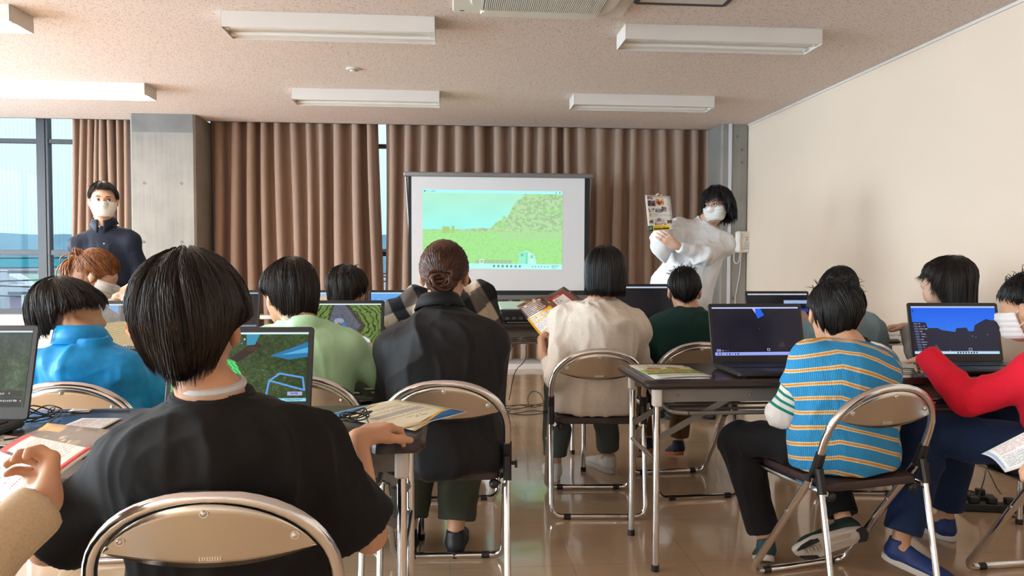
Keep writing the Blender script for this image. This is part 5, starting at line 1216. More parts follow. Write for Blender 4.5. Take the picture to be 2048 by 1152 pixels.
    if tuft:
        for k in range(tuft):
            az = r.uniform(0, 360); p = pt(az, cc[2]+rad[2]*r.uniform(.5, .98)); d = unit((p-cc)/rad+V(r.normal(0, .5), r.normal(0, .5), .5)); q = unit(np.cross(d, V(r.normal(), r.normal(), r.normal()))); ln = r.uniform(.015, .034)*s
            mb.tube([loc(p-d*.012*s), loc(p+d*ln*.4+q*ln*.1), loc(p+d*ln*.75+q*ln*.45), loc(p+d*ln*.8+q*ln*.9)], [.0022*s, .0018*s, .0012*s, .0003], 3)
    o = mb.build(name, m, parent, angle=180)
    if label: o['label'] = label
    return o
def shoe(parent, org, heel, fwd, up, L_, upper, sole, name='shoe', h=.005, hi=0):
    """heel: point at the bottom back of the sole"""
    fwd = unit(fwd); up = unit(up-np.dot(up, fwd)*fwd); rt = np.cross(fwd, up); s = L_/.26; P = lambda x, y, z: heel+rt*x*s+fwd*y*s+up*z*s
    S = SDF(h); R = np.array([rt, fwd, up])
    S.ell(P(0, .045, .045), V(.036, .048, .034)*s, .02, R); S.ell(P(0, .125, .036), V(.040, .075, .026)*s, .02, R); S.ell(P(0, .195, .030), V(.044, .058, .022)*s, .02, R); S.cone(P(0, .042, .05), P(0, .040, .085+hi), .036*s, .036*s, .02)
    S.cone(P(0, .09, .062), P(0, .15, .040), .024*s, .026*s, .02); S.cone(P(0, .040, .075+hi), P(0, .036, .13+hi), .028*s, .028*s, .004, op='sub'); S.plane(P(0, .13, .010), -up, .20*s)
    v, f = S.mesh(1); o = make_mesh(name, v, f, upper, org, parent)
    ol = []
    for k in range(28):
        a = 2*math.pi*k/28; y = .130+.138*math.cos(a); w_ = .034+.012*math.exp(-((y-.195)/.05)**2)+.003*math.exp(-((y-.04)/.04)**2); x = w_*math.copysign(abs(math.sin(a))**.75, math.sin(a)); ol.append((x, y))
    vs = []
    for z, q in ((0, .96), (.004, 1.0), (.020, 1.01), (.024, .98)):
        for x, y in ol: tl = .012*max(0, (y-.2)/.07)**2; vs.append(P(x*q, .13+(y-.13)*q, z+tl)-org)
    n = 28; MB().add(vs, [tuple(range(n-1, -1, -1)), tuple(range(3*n, 4*n))]+[(k*n+i, k*n+(i+1) % n, (k+1)*n+(i+1) % n, (k+1)*n+i) for k in range(3) for i in range(n)]).build('sole', sole, o, angle=50)
    lc = MB()
    for k in range(4): lc.tube([P(-.020, .105+.017*k, .068-.008*k)-org, P(0, .100+.017*k, .078-.009*k)-org, P(.020, .105+.017*k, .068-.008*k)-org], .0022*s, 5)
    lc.build('laces', M_sole if upper is not M_sneak else M_sneak, o)
    return o, P
def person(label, pel, head, fyaw, s=1.0, hs=1.0, tyaw=0, pitch=0, roll=0, neck=None, armL=None, armR=None, legL=None, legR=None, top='black', topg=.02, sleeve=1.0, slw=.062, trous='jet', hair=None, skin=None, res=.008, shw=.160, amp=.012, shoes=None, mask=False, eyes=False, collar=.010, glasses=False, hem=0, sholder_drop=.132, hands=None, hemlen=.0, stand=False, bulge=.035, topname='shirt', chestw=1.0, legw=0, seed=1, ff=(9, 9, 3.5), cuffs=False, extra=None, hiw=1.0, shoff=(0, 0, 0), bodyres=None, slprof=None, clip=True, tdrop=.004, al=1.0):
    pel = V(*pel)+(V(0, 0, 0) if stand else V(0, 0, .02))
    head = V(*head); org = V(pel[0], pel[1], 0); t = thing('person', label, 'person', tuple(org)); skin = skin or M_skin
    Rh = frame_of(fyaw, pitch, roll); Rt = frame_of(tyaw); rt = Rt[0]; fw = Rt[1]
    nb = head+(V(0, -.050, -.150)*hs)@Rh if neck is None else V(*neck)
    up = unit(nb-pel); ln = np.linalg.norm(nb-pel); fw2 = unit(fw-np.dot(fw, up)*up); Rs = np.array([rt, fw2, up])
    rt = np.cross(fw2, up); Rs = np.array([rt, fw2, up])
    L = lambda x, y, q: pel+up*ln*q+rt*x*s+fw2*y*s                       # torso coordinates, q 0 pelvis .. 1 neck base
    sd = sholder_drop*s; so = V(*shoff); Sh = {q: nb-up*sd+rt*q*shw*s+fw2*.012*s+so*q for q in (-1, 1)}
    arms = {}
    for q, a in ((-1, armL), (1, armR)):
        if a is None: a = dict(t=Sh[q]+fw*.30*s+V(0, 0, -.30)*s+rt*q*.02, pole=V(q*.5, -.2, -1))
        el, wr = ik(Sh[q], V(*a['t']), .275*s*al, .245*s*al, rt*a['pole'][0]+fw*a['pole'][1]+V(0, 0, a['pole'][2]) if 'pole' in a else rt*q*.4+V(0, 0, -1)); arms[q] = (el, wr, a)
    legs = {}
    for q, g in ((-1, legL), (1, legR)):
        hp = pel+rt*q*.085*s+V(0, 0, -.02)
        if g is None:
            if stand: kn, an = hp+V(0, 0, -.42*s)+fw*.02, hp+V(0, 0, -(hp[2]-.085))
            else: kn = hp+fw*.42*s+rt*q*.03*s+V(0, 0, .0); an = V(kn[0], kn[1], .085)+fw*.02
            g = dict(k=kn, a=an, toe=fw+rt*q*.12)
        else: g = dict(g); g['k'] = V(*g['k']); g['a'] = V(*g['a']); g['toe'] = V(*g['toe'])
        legs[q] = (hp, g)
    # ---- body
    S = SDF(bodyres or res); add_head(S, head, Rh, hs, 0, True, nb-up*.01, .047 if s > .93 else .042)
    S.cone(nb-up*.02*s, nb-up*.10*s-fw2*.0, .05*s, .085*s, .04, Rs, (1, .7, 1)); S.cone(L(0, -bulge, .72), L(0, -.01, .40), .135*s*chestw, .112*s*chestw, .05, Rs, (1, .66, .55)); S.cone(L(0, -.01, .40), L(0, 0, .14), .112*s*chestw, .125*s*hiw, .05, Rs, (1, .72, 1))
    for q in (-1, 1):
        el, wr, a = arms[q]; S.cone(nb-up*.05*s, Sh[q], .040*s, .044*s, .03); S.cone(Sh[q], el, .046*s, .036*s, .02); S.cone(el, wr, .036*s, .0245*s, .02)
        f_ = V(*a['f']) if 'f' in a else unit(wr-el); n_ = V(*a['n']) if 'n' in a else V(0, 0, -1)
        S.cone(wr-unit(wr-el)*.01, wr+unit(f_)*.02*s, .022*s, .022*s, .012, None, None)
        add_hand(S, wr, f_, n_, a.get('side', -q), s*a.get('hs', 1.0), a.get('curl', (.35, .45, .35)), a.get('spread', .10), a.get('thumb', (.75, .6, .15)), a.get('tc', .35))
        hp, g = legs[q]; S.cone(hp+V(0, 0, .02), g['k']+V(0, 0, .012), .058*s, .045*s, .03); S.cone(g['k'], g['a'], .048*s, .032*s, .02)
        S.cone(g['a']-V(0, 0, .02)*s, g['a']+unit(g['toe'])*.10*s-V(0, 0, .045)*s, .030*s, .024*s, .02)
    v, f = S.mesh(1)
    make_mesh('body', v, f, skin, org, t)
    # ---- top
    g = topg; nbt = nb-up*tdrop; S = SDF(max(res, .006))
    sv = {}
    for q in (-1, 1):
        el, wr, a = arms[q]; S.cone(nbt-up*.062*s, Sh[q], .040*s+g*.35, .046*s+g*.5, .045); w0 = slw*s; wS = min(w0, .052*s+g*.45)
        if sleeve <= 1: e_ = Sh[q]+(el-Sh[q])*sleeve; S.cone(Sh[q], e_, wS, w0*1.12, .03); S.plane(e_, unit(el-Sh[q]), w0*2.2); u_ = unit(el-Sh[q]); rr_ = w0*1.12-.014; S.cone(e_+u_*(rr_-.030), e_+u_*(rr_+.03), rr_, rr_, .003, op='sub')
        else:
            e_ = el+(wr-el)*(sleeve-1); k_ = .30; S.cone(Sh[q], el, wS, w0*.92, .03); S.cone(el, e_, w0*.92, w0*(slprof or .66), .03); S.plane(e_+unit(wr-el)*.008, unit(wr-el), w0*1.2); u_ = unit(wr-el); rr_ = w0*(slprof or .66)-.010; S.cone(e_+u_*(rr_-.016), e_+u_*(rr_+.03), rr_, rr_, .003, op='sub')
        sv[q] = (el, e_, w0)
    S.cone(nbt-up*.10*s, nbt-up*.16*s-fw2*.01*s, .060*s+g*.6, .105*s+g, .05, Rs, (1, .70, 1))
    S.cone(L(0, -bulge, .72), L(0, -.012, .40), .140*s*chestw+g, .122*s*chestw+g+hem*.5, .06, Rs, (1, .68, .55)); S.cone(L(0, -.012, .40), L(0, -.008, -hemlen), .122*s*chestw+g+hem*.5, .146*s*hiw+g+hem, .05, Rs, (1, .74, 1))
    for q in (-1, 1): S.cone(nbt-up*.062*s, Sh[q], .040*s+g*.35, .046*s+g*.5, .045)
    if collar: 
        up_n = unit(head+(V(0, -.022, -.050)*hs)@Rh-nb); nr_ = (.057 if s > .93 else .052)*s
        S.cone(nbt-up*.055, nbt+up_n*(collar-.048), nr_+.012, nr_+.007, .012)
        S.cone(nbt+up_n*(collar-.006), nbt+up_n*(.10+collar), nr_-.006, nr_+.10, .006, op='sub')
        S.cone(nbt+up_n*(-.012), nbt+up_n*.12, nr_+.0035, nr_+.002, .004, op='sub')
    S.plane(nbt+up*(.007+max(collar, 0)), up, .088*s)
    if not stand: S.plane(V(pel[0], pel[1], .434)+fw*.08, V(0, 0, -1), .34)
    v, f = S.mesh(2); attr = None
    if top == 'stripe':
        q_ = (v-pel)@up; x_ = (v-pel)@rt; dist = np.abs(x_); attr = {'stripe': q_*21.+(np.maximum(0, dist-.12)*9)+x_*2.0+.45*(vn3(v*6, 3)-.5)+.25}
    v = folds(v, f, amp, seed, ff, ends=[x[1] for x in sv.values()]); v = lap(v, f, .3); tp = make_mesh(topname, v, f, MC[top], org, t, attr)
    # ---- trousers
    S = SDF(max(res, .008)); S.ell(pel+V(0, 0, .0), V(.150*s*hiw, .120*s, .10*s), .04, Rt); lw = .082*s+legw
    for q in (-1, 1): hp, g_ = legs[q]; S.cone(hp, g_['k'], lw, lw*.86, .03)
    if not stand and clip: c_ = pel+fw*.14; S.p.append(('p', (V(0, 0, .434), V(0, 0, -1)), V(c_[0]-.27, c_[1]-.27, .25), V(c_[0]+.27, c_[1]+.27, .60), .002, 'cut'))
    for q in (-1, 1):
        hp, g_ = legs[q]; e_ = g_['k']+(g_['a']-g_['k'])*.90; S.cone(g_['k'], e_, lw*.86, lw*.76, .02); S.plane(e_, unit(g_['a']-g_['k']), lw*1.3); u_ = unit(g_['a']-g_['k']); rr_ = lw*.76-.012; S.cone(e_+u_*(rr_-.02), e_+u_*(rr_+.03), rr_, rr_, .003, op='sub')
    v, f = S.mesh(2); v = folds(v, f, amp*1.1, seed+9, (8, 8, 5), ends=[g_['k']+(g_['a']-g_['k'])*.9 for hp, g_ in legs.values()]); make_mesh('trousers', v, f, MC[trous], org, t)
    # ---- shoes
    SHP = {}; up_s, so_s = shoes or (M_shoeblk, M_solek)
    for q in (-1, 1):
        hp, g_ = legs[q]; fd = unit(g_['toe']); sh_up = V(*g_['up']) if 'up' in g_ else V(0, 0, 1); shup = unit(sh_up-np.dot(sh_up, fd)*fd)
        SL = .25*s; heel = g_['a']-fd*.045*s-shup*.080*s*(.96)
        if 'up' not in g_: heel[2] = max(.0005, heel[2]) if heel[2] > .03 else .0005
        SHP[q] = shoe(t, org, heel, fd, shup, SL*g_.get('sc', 1), *(g_.get('mat') or (up_s, so_s)))
    # ---- hair
    if hair: hair_mesh(t, org, head, Rh, hs, **hair)
    P = lambda x, y, z: head+(V(x, y, z)*hs)@Rh-org
    if mask:
        S = SDF(.0035); add_head(S, head, Rh, hs, .0125, False, None, face=False); A = lambda x, y, z: head+(V(x, y, z)*hs)@Rh
        S.plane(A(0, 0, -.008), Rh[2]+Rh[1]*.0, .2); S.plane(A(0, 0, -.103), -Rh[2], .2); S.plane(A(0, .022, 0), -Rh[1]+Rh[2]*.15, .2)
        for pr in list(S.p): pass
        T2 = SDF(.004); add_head(T2, head, Rh, hs, .0035, False, None, face=False)
        for kind, a, l, u, k, op in T2.p:
            if op == 'add': S.p.append((kind, a, l, u, .003, 'sub'))
        v, f = S.mesh(1); zz = (v-head)@Rh[2]; v = v+vnorm(v, f)*(.0012*np.sin(zz/hs*330))[:, None]; mk = make_mesh('face_mask', v, f, M_mask, org, t)
        for q in (-1, 1):
            MB().tube(smooth_path([P(q*.062, .030, -.022), P(q*.076, .012, -.006), P(q*.083, -.012, .016), P(q*.083, -.024, -.006), P(q*.079, -.014, -.034), P(q*.072, .010, -.056), P(q*.056, .034, -.072)], 5), .0016, 5).build('ear_loop', M_mask, mk)
    if eyes:
        for q in (-1, 1):
            e = MB().sphere(P(q*.031, .0772, .002), .0120*hs, 14, 10).build('eye', M_eye, t)
            gx = eyes if not isinstance(eyes, bool) else 0
            MB().sphere(P(q*.031+gx*.004, .0852, .003), .0060*hs, 10, 8).build('iris', M_iris, e)
            MB().tube([P(q*.019, .0885, .007), P(q*.031, .0905, .0105), P(q*.044, .084, .008)], [.0012, .002, .001], 5).build('upper_eyelid', M_iris, t)
            MB().tube([P(q*.015, .0925, .0225), P(q*.030, .0925, .0275), P(q*.047, .080, .024)], [.0022, .0032, .0012], 6).build('eyebrow', MH_black, t)
    if glasses:
        gl = MB()
        for q in (-1, 1):
            gl.tube([P(q*.031+.021*math.cos(a), .103-.004*abs(math.cos(a)), .001+.016*math.sin(a)) for a in np.linspace(0, 2*math.pi, 21)[:-1]], .0014, 5, closed=True); gl.tube([P(q*.052, .098, .006), P(q*.078, .05, .008), P(q*.084, -.01, .006)], .0014, 5)
        gl.tube([P(-.010, .104, .004), P(0, .106, .006), P(.010, .104, .004)], .0014, 5); gl.build('glasses', mat('copper_frame', (.35, .14, .08), .3, .8), t)
    return dict(t=t, org=org, arms=arms, Sh=Sh, nb=nb, pel=pel, up=up, rt=rt, fw=fw2, head=head, Rh=Rh, L=L, sv=sv, P=P, shoes=SHP)
def ring_collar(D, m, r0, r1, h0, h1, gap=25, point=0., c=(0, 0, 0), tilt=.0, name='collar'):
    nb, up, rt, fw = D['nb']+V(*c), D['up'], D['rt'], D['fw']; vs = []; n = 41
    for j, (r_, h_) in enumerate(((r0, h0), ((r0+r1)/2, (h0*.55+h1*.45)+.004), (r1, h1))):
        for i in range(n):
            a = math.radians(gap+(360-2*gap)*i/(n-1)); fr = max(0, math.cos(a))
            vs.append(nb+rt*math.sin(a)*r_+fw*math.cos(a)*r_*.96+up*(h_-(point*fr**6 if j == 2 else 0)-tilt*math.cos(a))-D['org'])
    o = MB().add(vs, [(j*n+i, j*n+i+1, (j+1)*n+i+1, (j+1)*n+i) for j in range(2) for i in range(n-1)]).build(name, m, D['t'], angle=180)
    so = o.modifiers.new('thick', 'SOLIDIFY'); so.thickness = .004; so.offset = 0; return o
def hd(x, ytop, Y, hs=1.0, vt=.022): p = W(x, ytop, Y=Y); return V(p[0], p[1], p[2]-(.116+vt)*hs)
# ---------------------------------------------------------------- the cast
SHORT = ((0, .05), (45, .045), (75, .006), (100, -.010), (130, -.060), (180, -.078))
# 1 boy in black, nearest
w_ = W(716, 902, Y=1.585)
B1 = person('boy nearest the camera, seen from behind in a black T-shirt, hand on mouse', (-.42, 1.45, .50), hd(383, 496, 1.43, .97, .035), 4, s=.90, hs=.97, tyaw=4, neck=(-.435, 1.405, .878), shoff=(0, 0, 0),
    armR=dict(t=(w_[0], w_[1]-.005, .745), pole=V(.05, -.7, -1), f=(.36, .60, .10), n=(.15, .1, -1), curl=(.52, .75, .55), spread=.16, thumb=(.8, .6, .35), tc=.25, hs=1.08),
    armL=dict(t=(-.66, 1.60, .66), pole=V(-1, -.5, -.8)), top='black', al=.88, sholder_drop=.150, topg=.034, sleeve=.92, slw=.074, hem=.02, trous='jet', res=.006, bodyres=.0045, amp=.012, shw=.166, collar=.006,
    hair=dict(m=MH_dark, vol=(.031, .026, .035), zend=((0, .04), (50, .03), (80, .012), (98, .010), (112, -.012), (130, -.055), (180, -.088)), n=1900, seed=3, taper=.30, messy=.005, amp=.018, wid=.0017), seed=4, hemlen=.05)
nb = B1['nb']
MB().tube([tuple(nb+V(.052*math.cos(a), .049*math.sin(a)+.004, .014+.008*math.sin(a))-B1['org']) for a in np.linspace(0, 2*math.pi, 33)[:-1]], .009, 8, closed=True).build('undershirt_collar', MC['innerwhite'], B1['t'])
MB().tube([tuple(nb+V(.066*math.cos(a), .060*math.sin(a)+.004, -.006+.010*math.sin(a))-B1['org']) for a in np.linspace(0, 2*math.pi, 33)[:-1]], .0105, 8, closed=True).build('ribbed_collar', MC['black'], B1['t'])
# 2 blue jacket
w_ = W(312, 745, Y=2.95)
P2 = person('child in a bright blue jacket at the left, head turned right', (-1.20, 2.63, .50), hd(140, 553, 2.66, .97, .028), -62, s=.92, hs=.97, tyaw=-18, neck=(-1.225, 2.60, .868),
    armR=dict(t=(w_[0]+.0, w_[1]-.02, .745), pole=V(.6, -.2, -1)), armL=dict(t=(-1.40, 2.93, .74), pole=V(-.7, -.2, -1)), top='blue', topg=.030, slw=.062, sleeve=1.92, collar=-.02, amp=.020, ff=(11, 11, 7), hem=.02, topname='jacket',
    hair=dict(m=MH_dark, vol=(.026, .026, .028), zend=((0, .045), (50, .045), (70, .045), (86, .038), (102, .026), (122, -.040), (180, -.085)), n=1100, seed=8, taper=.16, messy=.005), res=.007, bodyres=.0055, trous='jet', seed=6)
ring_collar(P2, MC['blue'], .064, .094, .034, -.022, 20, 0, tilt=.012)
nb = P2['nb']; q = nb-P2['fw']*.083+P2['up']*.016-P2['rt']*.035
MB().box(-.005, .005, -.002, .002, -.020, .020, M=Matrix.Translation(Vector(q-P2['org'])) @ Matrix.Rotation(math.radians(-18), 4, 'Z') @ Matrix.Rotation(-.3, 4, 'X')).build('hanger_loop', MC['innerwhite'], P2['t'], smooth=False)
# 3 woman with orange ponytail
person('woman with reddish orange tied-up hair and white mask, looking right', (-1.70, 3.72, .50), hd(192, 499, 3.92, 1.0, .014), -72, s=.95, tyaw=-20, pitch=-24, neck=(-1.80, 3.83, .93), mask=True, top='cream', topg=.02, res=.010, skin=M_skin2,
    hair=dict(m=MH_orange, vol=(.014, .014, .014), zend=((0, .055), (55, .02), (75, -.02), (95, -.07), (130, -.10), (180, -.12)), n=900, seed=5, bun=((0, -.100, .072), .032), tail=((0, -.112, .060), (0, .06, -.15)), taper=.05), seed=3)
# 4 navy man
w_ = W(250, 586, Y=5.02)
P4 = person('standing young man in a navy button shirt and white mask by the pillar', (-2.27, 5.20, .93), hd(206, 362, 5.2, 1.0, .018), 203, s=1.0, tyaw=188, eyes=-1, mask=True, stand=True, tdrop=0, skin=M_skin2,
    armL=dict(t=(w_[0]+.05, w_[1]+.0, w_[2]+.045), pole=V(-.28, -.8, -.8), f=(-.6, -.25, -.55), n=(-.3, .9, -.2), curl=(.5, .6, .5), side=1), armR=dict(t=(w_[0]-.10, w_[1]+.0, w_[2]+.045), pole=V(.28, -.8, -.8), f=(.6, -.25, -.5), n=(.3, .9, -.2), curl=(.5, .6, .5), side=-1),
    top='navy', topg=.018, sleeve=1.86, slw=.056, res=.008, bodyres=.0055, collar=.012, shw=.158, hemlen=.12, amp=.013, trous='jet',
    hair=dict(m=MH_black, vol=(.014, .014, .020), zend=((0, .078), (40, .080), (62, .050), (78, .015), (100, .0), (130, -.05), (180, -.075)), n=900, seed=11, taper=.10, messy=.004, tuft=12), seed=12, ff=(7, 7, 3))
sb = MB(); btn = MB(); O = P4['org']; fw_, rt_, up_ = P4['fw'], P4['rt'], P4['up']
ring_collar(P4, MC['navy'], .066, .088, .045, -.006, 12, .050, tilt=.022)
for k in range(5):
    c_ = W((217, 226, 233, 237, 239)[k], (455, 488, 522, 545, 568)[k], Y=5.2)-O; c_[1] = -.128+.0*k; btn.sphere(c_, .006, 8, 5)
btn.build('buttons', mat('pale_button', (.35, .36, .38), .3), P4['t'])
quad('leaflet', 'white printed card held by the standing man in navy', 'leaflet', PM['pale'], [W(x, y, Y=Yv) for x, y, Yv in ((247, 587, 4.95), (270, 596, 4.95), (263, 612, 4.85), (240, 604, 4.85))], None)
# 5 green shirt boy
w_ = W(752, 714, Y=3.02)
P5 = person('boy in a pale green T-shirt seen from behind, second row', (-.51, 2.72, .50), hd(577, 515, 2.76, .96, .026), 38, s=.90, hs=.96, tyaw=8, neck=(-.530, 2.70, .915), pitch=-4,
    armR=dict(t=(w_[0]-.01, w_[1], .748), pole=V(1, -.7, -1)), armL=dict(t=(-.62, 2.98, .74), pole=V(-.5, -.3, -1)), top='green', topg=.028, sleeve=.80, slw=.066, hem=.02, res=.007, amp=.012, shw=.168, collar=.004,
    hair=dict(m=MH_dark, vol=(.028, .024, .026), zend=((0, .035), (50, .02), (76, .012), (96, .004), (110, -.03), (130, -.070), (180, -.082)), n=1200, seed=21, taper=.14, messy=.004), seed=14, trous='jet')
# 6 small boy row three
person('small boy seen from behind, only his head above the laptops, third row', (-.49, 3.72, .50), hd(697, 529, 3.76, .94, .022), -22, s=.86, hs=.94, tyaw=0, top='white', res=.010, trous='jet',
    hair=dict(m=MH_dark, vol=(.024, .024, .022), zend=SHORT, n=900, seed=31, taper=.12, messy=.007, tuft=40), seed=15)
# 7 bun woman
P7 = person('woman in a black shirt with reddish brown hair tied in a low bun', (-.015, 2.58, .51), hd(889, 481, 2.72, 1.0, .012), -8, s=1.02, tyaw=0, neck=(-.035, 2.65, .955), pitch=-8, top='blackshirt', topg=.032, slw=.066, sleeve=1.8, hem=.03, hemlen=.10, shw=.158, res=.006, amp=.018, collar=.022, ff=(7, 7, 3.2),
    armL=dict(t=(-.16, 2.92, .76), pole=V(-.25, -.3, -1)), armR=dict(t=(.10, 2.86, .72), pole=V(.12, -.3, -1)), trous='olive', legw=.012, shoes=(M_shoeblk, M_solek),
    legL=dict(k=(-.13, 2.98, .48), a=(-.16, 2.86, .085), toe=(-.1, 1, 0)), legR=dict(k=(.06, 2.98, .48), a=(.02, 2.84, .085), toe=(.1, 1, 0)), hiw=1.05,
    hair=dict(m=MH_brown, vol=(.012, .010, .012), zend=((0, .07), (55, .045), (76, .030), (94, .030), (106, .0), (128, -.050), (180, -.085)), n=1500, seed=41, bun=((.004, -.118, -.032), .046), taper=.24, wid=.0013), seed=24)
ring_collar(P7, MC['blackshirt'], .066, .090, .042, -.006, 30, .02, tilt=.01)
# 8 plaid
person('person in a black and cream plaid shirt bending over the third row table', (.02, 3.72, .50), (.03, 4.18, .93), 0, s=1.03, tyaw=0, pitch=-45, neck=(-.01, 4.02, .95), top='plaid', topg=.03, slw=.075, sleeve=1.9, res=.009, amp=.016, shw=.165, collar=.01, trous='jet', bulge=.06, sholder_drop=.03,
    armL=dict(t=(-.22, 4.2, .745), pole=V(-1, 0, -.4)), armR=dict(t=(.17, 4.22, .745), pole=V(.3, 0, -1)), hair=dict(m=MH_black, vol=(.015, .015, .015), zend=SHORT, n=300, seed=51), seed=25)
# 9 beige woman
w_ = W(1083, 708, Y=3.57)
P9 = person('woman with a black bob in a heathered beige knit, holding a brochure', (.655, 3.40, .51), hd(1210, 491, 3.44, 1.0, .016), -3, s=1.0, tyaw=-2, neck=(.700, 3.42, .955), pitch=-3, top='beige', al=.98, topg=.026, slw=.053, sleeve=1.62, hem=.025, hemlen=.06, shw=.160, res=.006, bodyres=.005, amp=.013, collar=.006, trous='teal', legw=-.004, shoes=(M_sneak, M_sole),
    armL=dict(t=(w_[0]+.005, w_[1]-.03, w_[2]+.0), pole=V(-.15, -.7, -1), f=(-.12, .25, .85), n=(.9, .1, .1), curl=(.9, 1.0, .8), thumb=(.8, .3, .5), side=1), armR=dict(t=(.86, 3.72, .76), pole=V(.45, -.3, -1)),
    legL=dict(k=(.55, 3.80, .47), a=(.535, 3.78, .085), toe=(-.05, 1, 0)), legR=dict(k=(.79, 3.82, .47), a=(.84, 3.90, .085), toe=(-.35, .9, 0)),
    hair=dict(m=MH_black, vol=(.020, .016, .016), zend=((0, .02), (50, -.03), (75, -.080), (110, -.098), (180, -.104)), n=1300, seed=61, taper=.07, flare=.0, messy=.002, amp=.010, swirl=.05, wid=.0015), seed=35)
# brochure spread held up by her left hand
quad('brochure', 'open brown and orange brochure held up by the woman in beige', 'brochure', PM['spread'], [W(x, y, Y=Yv) for x, y, Yv in ((1034, 612, 3.72), (1128, 573, 3.74), (1178, 608, 3.60), (1092, 686, 3.60))], lambda u, v: (0, -.03*abs(math.sin(math.pi*u))+.012*math.cos(math.pi*2*u), .006*math.sin(math.pi*2*u)), 17, 9)
# 10 dark green boy
person('boy with short black hair and glasses in a dark green top', (1.185, 3.64, .50), hd(1369, 536, 3.74, .93, .016), -14, s=.88, hs=.95, tyaw=0, neck=(1.205, 3.70, .885), top='dkgreen', topg=.028, slw=.062, sleeve=1.85, res=.008, amp=.012, trous='brown', shw=.160, shoes=(M_shoenavy, M_orange), pitch=-5, glasses=True,
    legL=dict(k=(1.08, 3.98, .46), a=(1.06, 3.95, .15), toe=(-.2, .9, -.4)), legR=dict(k=(1.28, 4.0, .46), a=(1.255, 4.02, .12), toe=(.0, 1, -.25)),
    hair=dict(m=MH_black, vol=(.012, .016, .020), zend=((0, .06), (50, .05), (75, .025), (100, .020), (125, -.030), (180, -.060)), n=900, seed=71, taper=.22, messy=.003, tuft=70), seed=36)
# 11 white shirt man
Yw = 5.35
wl = W(1352, 492, Y=5.05); wu = W(1322, 428, Y=5.22)
P11 = person('man with messy black hair, glasses and mask leaning to hold up a poster', (1.70, Yw, .93), hd(1434, 372, Yw-.06, 1.03, .026), 133, s=1.03, hs=1.03, tyaw=168, roll=6, pitch=0, neck=(1.875, Yw, 1.425), mask=True, eyes=1, glasses=True, stand=True, tdrop=0, skin=M_skin2, top='white', topg=.032, slw=.060, sleeve=1.88, slprof=.60, res=.008, bodyres=.0055, shw=.165, collar=.008, hemlen=.13, hem=.045, amp=.024, trous='jet', ff=(9, 9, 7),
    armR=dict(t=tuple(wu), pole=V(-.2, -.2, -1), f=(-.22, .02, 1), n=(.15, -1, .2), curl=(.25, .6, .5), side=-1), armL=dict(t=tuple(wl), pole=V(-.6, .3, -1), f=(-.75, -.1, .55), n=(.2, .95, .1), curl=(.25, .35, .3), side=1, thumb=(.9, .25, .5)),
    hair=dict(m=MH_black, vol=(.030, .026, .026), zend=((-0, .055), (30, .065), (50, .02), (75, -.045), (110, -.085), (180, -.105)), n=1300, seed=81, taper=.10, flare=.06, messy=.014, amp=.03, tuft=14, wid=.0018), seed=44,
    legL=dict(k=(1.80, Yw-.02, .50), a=(1.84, Yw, .085), toe=(.1, -1, 0)), legR=dict(k=(1.60, Yw-.02, .50), a=(1.58, Yw, .085), toe=(-.1, -1, 0)))
pt_ = [W(x, y, Y=Yv) for x, y, Yv in ((1290, 390, 5.13), (1341, 392, 5.13), (1347, 459, 5.02), (1297, 462, 5.02))]
po = quad('poster', 'printed poster with photos and a yellow strip held up by the man in white', 'poster', PM['poster'], pt_, lambda u, v: (0, .010*math.sin(math.pi*u), 0))
c_ = (Vector(pt_[0])+Vector(pt_[1]))*.19+(Vector(pt_[2])+Vector(pt_[3]))*.31; pr_ = math.atan2(.11, .235)
tx_ = text_obj('東日町ティアラボハウス', .0118, mat('dark_grey_print', (.1, .1, .1), .6), po, tuple(c_-po.location+Vector((.014, -.012, .012))), (math.radians(90)-pr_*.0+math.radians(25), math.radians(4), 0), name='poster_title')
# 12 grey person
person('person with black hair in a grey blue top by the right wall', (2.00, 3.64, .50), hd(1677, 535, 3.86, .98, .016), 4, s=.95, tyaw=0, pitch=-18, neck=(2.05, 3.74, .87), top='grey', topg=.028, slw=.075, sleeve=.9, res=.009, trous='jet', hair=dict(m=MH_black, vol=(.018, .018, .016), zend=((0, .03), (50, .0), (80, -.03), (110, -.06), (180, -.085)), n=700, seed=91, taper=.05), seed=45, bulge=.06)
# 13 striped child
P13 = person('child in a blue and orange striped knit top sitting on an angled chair', (1.325, 2.42, .50), hd(1670, 556, 2.56, .98, .020), -16, s=.90, hs=.98, tyaw=13, neck=(1.365, 2.47, .845), sholder_drop=.088, pitch=-3, roll=4, top='stripe', topg=.028, slw=.058, sleeve=.55, hem=.030, hemlen=.06, res=.006, amp=.010, shw=.158, chestw=1.12, hiw=1.08, al=.82, collar=0, trous='jet', legw=.004,
    armL=dict(t=(1.25, 2.62, .60), pole=V(-1, -.6, -.5)), armR=dict(t=(1.43, 2.72, .585), pole=V(.4, -.3, -1)),
    legL=dict(k=(1.06, 2.66, .46), a=(1.15, 2.62, .10), toe=(.25, .8, -.35), mat=(mat('dark_teal_sneaker', (.02, .06, .07), .6), M_sole)), legR=dict(k=(1.42, 2.80, .46), a=(1.43, 2.58, .165), toe=(-1, .10, -.32), up=(.0, .97, .25), sc=1.12, mat=(mat('black_green_sneaker', (.015, .03, .025), .6), M_sole)),
    hair=dict(m=MH_black, vol=(.020, .024, .020), zend=((0, .05), (50, .04), (75, .018), (100, .014), (125, -.040), (180, -.075)), n=1300, seed=101, taper=.26, messy=.004, tuft=60, wid=.0018, swirl=1.2), seed=46)
O = P13['org']; nb = P13['nb']
